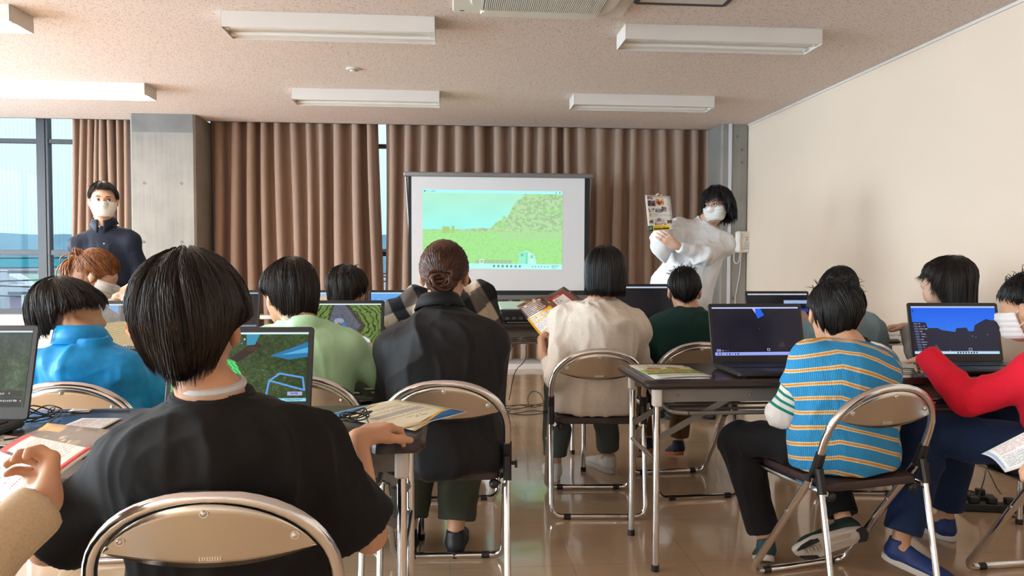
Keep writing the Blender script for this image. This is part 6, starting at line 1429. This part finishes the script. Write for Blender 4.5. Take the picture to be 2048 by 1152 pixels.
MB().tube([tuple(nb+V(.064*math.cos(a), .056*math.sin(a)+.004, -.004+.008*math.cos(a)+.010*math.sin(a))-O) for a in np.linspace(0, 2*math.pi, 33)[:-1]], .0125, 8, closed=True).build('black_collar_band', MC['black'], P13['t'])
for q in (-1, 1):
    el, e_, w0 = P13['sv'][q]; Sh_ = P13['Sh'][q]; wr = P13['arms'][q][1]
    S = SDF(.006); st0 = Sh_+(el-Sh_)*.46; S.cone(st0, el, w0*.98, w0*.88, .02); S.cone(el, el+(wr-el)*.97, w0*.88, w0*.64, .02); S.plane(st0, Sh_-el, .09); ee = el+(wr-el)*.97; S.plane(ee, wr-el, .08)
    v, f = S.mesh(1); ba = el-Sh_; lb = np.linalg.norm(ba); ax1 = ((v-Sh_)@ba)/lb; ax2 = ((v-el)@unit(wr-el)); dd = np.where(ax2 > 0, lb+ax2, np.minimum(ax1, lb)); v = folds(v, f, .010, 50+q, (14, 14, 9))
    make_mesh('striped_sleeve', v, f, MC['stripe2'], O, P13['t'], {'stripe': dd*42})
so_, PP = P13['shoes'][1]; tr = MB(); dk = MB()
def pad(mb, pts, z0=-.0006, z1=.004):
    n = len(pts); mb.add([PP(x, y, z)-O for z in (z0, z1) for x, y in pts], [tuple(range(n-1, -1, -1)), tuple(range(n, 2*n))]+[(i, (i+1) % n, n+(i+1) % n, n+i) for i in range(n)])
pad(dk, [(-.026, .035), (-.032, .005), (-.020, -.004), (0, -.008), (.020, -.004), (.032, .005), (.026, .035), (.012, .024), (-.012, .024)], -.003); dk.build('black_heel_pad', M_solek, so_, smooth=False); dk = MB()
pad(dk, [(.012, .255), (.030, .240), (.042, .210), (.043, .180), (.030, .190), (.022, .222)], -.003); pad(dk, [(-.014, .258), (-.030, .240), (-.042, .205), (-.041, .175), (-.028, .170), (-.020, .215)], -.003)
dk.build('black_toe_pad', M_solek, so_, smooth=False)
for k in range(6): pad(tr, [(-.014, .165+k*.013), (.012, .160+k*.013), (.012, .166+k*.013), (-.014, .171+k*.013)], -.0035)
for sx in (-1, 1): pad(tr, [(sx*.006, .060), (sx*.024, .052), (sx*.028, .10), (sx*.024, .150), (sx*.010, .120)], -.003)
tr.build('tread_ribs', mat('beige_tread', (.50, .42, .35), .6), so_, smooth=False)
# 14 dark haired woman
w_ = W(1812, 697, Y=3.80)
P14 = person('woman with shoulder-length dark hair looking left, by the right wall', (2.44, 3.45, .50), hd(1893, 509, 3.50, 1.0, .022), 68, s=.95, tyaw=40, pitch=6, neck=(2.47, 3.48, .905), eyes=True, top='coat', topg=.03, slw=.068, sleeve=1.85, res=.009, trous='jet', topname='coat', skin=M_skin2, bodyres=.006,
    armL=dict(t=(w_[0], w_[1], .775), pole=V(-.7, -.4, -1), f=(-.9, .25, .0), n=(0, 0, -1), curl=(.5, .6, .4), side=1),
    hair=dict(m=MH_dark, vol=(.024, .024, .020), zend=((0, .035), (35, .02), (50, -.03), (70, -.100), (110, -.130), (180, -.138)), n=1200, seed=111, taper=-.02, flare=.16, messy=.007, amp=.02, wid=.0017), seed=55)
# 15 red child
w_ = W(1862, 722, Y=2.58); kn = W(1852, 872, Y=2.58)
P15 = person('child in a red sweatshirt and jeans resting one arm on the table', (2.10, 2.36, .50), hd(2066, 541, 2.44, .98, .020), 28, s=.95, hs=.98, tyaw=22, neck=(2.075, 2.40, .87), pitch=-6, mask=True, al=.80, top='red', topg=.034, slw=.062, sleeve=2.12, slprof=.74, hem=.03, hemlen=.12, res=.007, amp=.014, shw=.168, trous='denim', legw=.006, shoes=(M_shoeblue, M_sole), ff=(6, 6, 7),
    armL=dict(t=(w_[0]+.0, w_[1], .765), pole=V(.1, -1.3, -.7), f=(.35, .9, -.05), curl=(.9, 1, .7)), armR=dict(t=(2.12, 2.66, .60), pole=V(1, -.2, -1)),
    legL=dict(k=(kn[0], kn[1], .50), a=(1.60, 2.52, .115), toe=(.55, -.65, -.15)), legR=dict(k=(2.0, 2.78, .50), a=(2.0, 2.85, .09), toe=(-.2, 1, 0)),
    hair=dict(m=MH_black, vol=(.016, .018, .020), zend=((0, .055), (50, .05), (75, .026), (100, .012), (130, -.04), (180, -.07)), n=900, seed=121, taper=.14, messy=.006, tuft=80), seed=56)
# 16 person at the left edge, arm only in view
w_ = W(98, 1000, Y=1.20)
P16 = person('person cut by the left edge, only a beige sleeve and hand in view', (-1.06, .90, .50), (-1.02, .98, 1.02), -20, s=.95, tyaw=-25, top='cream', topg=.03, slw=.056, sleeve=1.93, slprof=.80, res=.007, bodyres=.0048, shw=.165, trous='jet', amp=.010, ff=(12, 12, 9),
    armR=dict(t=(w_[0]-.0, w_[1]-.01, w_[2]), pole=V(.3, -.6, -1), f=(-.30, .70, .42), n=(-.8, -.2, .35), curl=(.75, .9, .7), side=-1, thumb=(.9, .35, .2), tc=.15),
    hair=dict(m=MH_black, zend=SHORT, n=400, seed=131), seed=57)
quad('brochure', 'glossy open brochure held by the beige sleeve at the left edge', 'brochure', PM['map'], [W(x, y, Y=Yv) for x, y, Yv in ((-85, 985, 1.46), (95, 846, 1.66), (245, 862, 1.56), (20, 1040, 1.30))], lambda u, v: (0, 0, .020*math.sin(math.pi*min(1, u*1.1))*(1-v*.5)), 17, 11)
chair('steel folding chair of the person cut by the left edge', -1.06, .68, -12)
# 17 person at the bottom right corner
w_ = W(2056, 975, Y=1.66)
P17 = person('person cut by the bottom right corner, with a wristwatch and leaflet', (1.78, 1.12, .50), (1.76, 1.2, 1.04), 20, s=1.0, tyaw=22, top='pattred', topg=.03, slw=.062, sleeve=1.80, slprof=.78, res=.008, bodyres=.0055, trous='patt', legw=.01, amp=.012,
    armL=dict(t=tuple(w_), pole=V(-.4, -.5, -1), f=(-.45, .55, .35), n=(.1, -.3, -.9), curl=(.6, .8, .6), side=1), armR=dict(t=(1.75, 1.6, .6), pole=V(.8, -.2, -1)),
    legL=dict(k=(1.53, 1.66, .50), a=(1.56, 1.66, .09), toe=(-.1, 1, 0)), hair=dict(m=MH_black, zend=SHORT, n=300, seed=141), seed=58)
el, wr, _a = P17['arms'][-1]; d_ = unit(wr-el); c_ = wr-d_*.012-P17['org']; e1 = unit(np.cross(d_, V(0, 0, 1))); e2 = np.cross(d_, e1)
wt = MB().tube([tuple(c_+e1*.031*math.cos(a)+e2*.027*math.sin(a)) for a in np.linspace(0, 2*math.pi, 25)[:-1]], .006, 6, closed=True).build('wristwatch', M_blk, P17['t'])
quad('leaflet', 'pale blue fanned leaflet held at the bottom right corner', 'leaflet', imat('print_fan', pic_plain(5, (.65, .72, .85)), .4, 0, .5), [W(x, y, Y=Yv) for x, y, Yv in ((1962, 908, 2.05), (2060, 858, 1.90), (2075, 925, 1.86), (2010, 945, 1.95))], lambda u, v: (0, 0, .012*math.sin(math.pi*v)))
chair('steel folding chair of the person cut by the bottom right corner', 1.80, .90, 22)
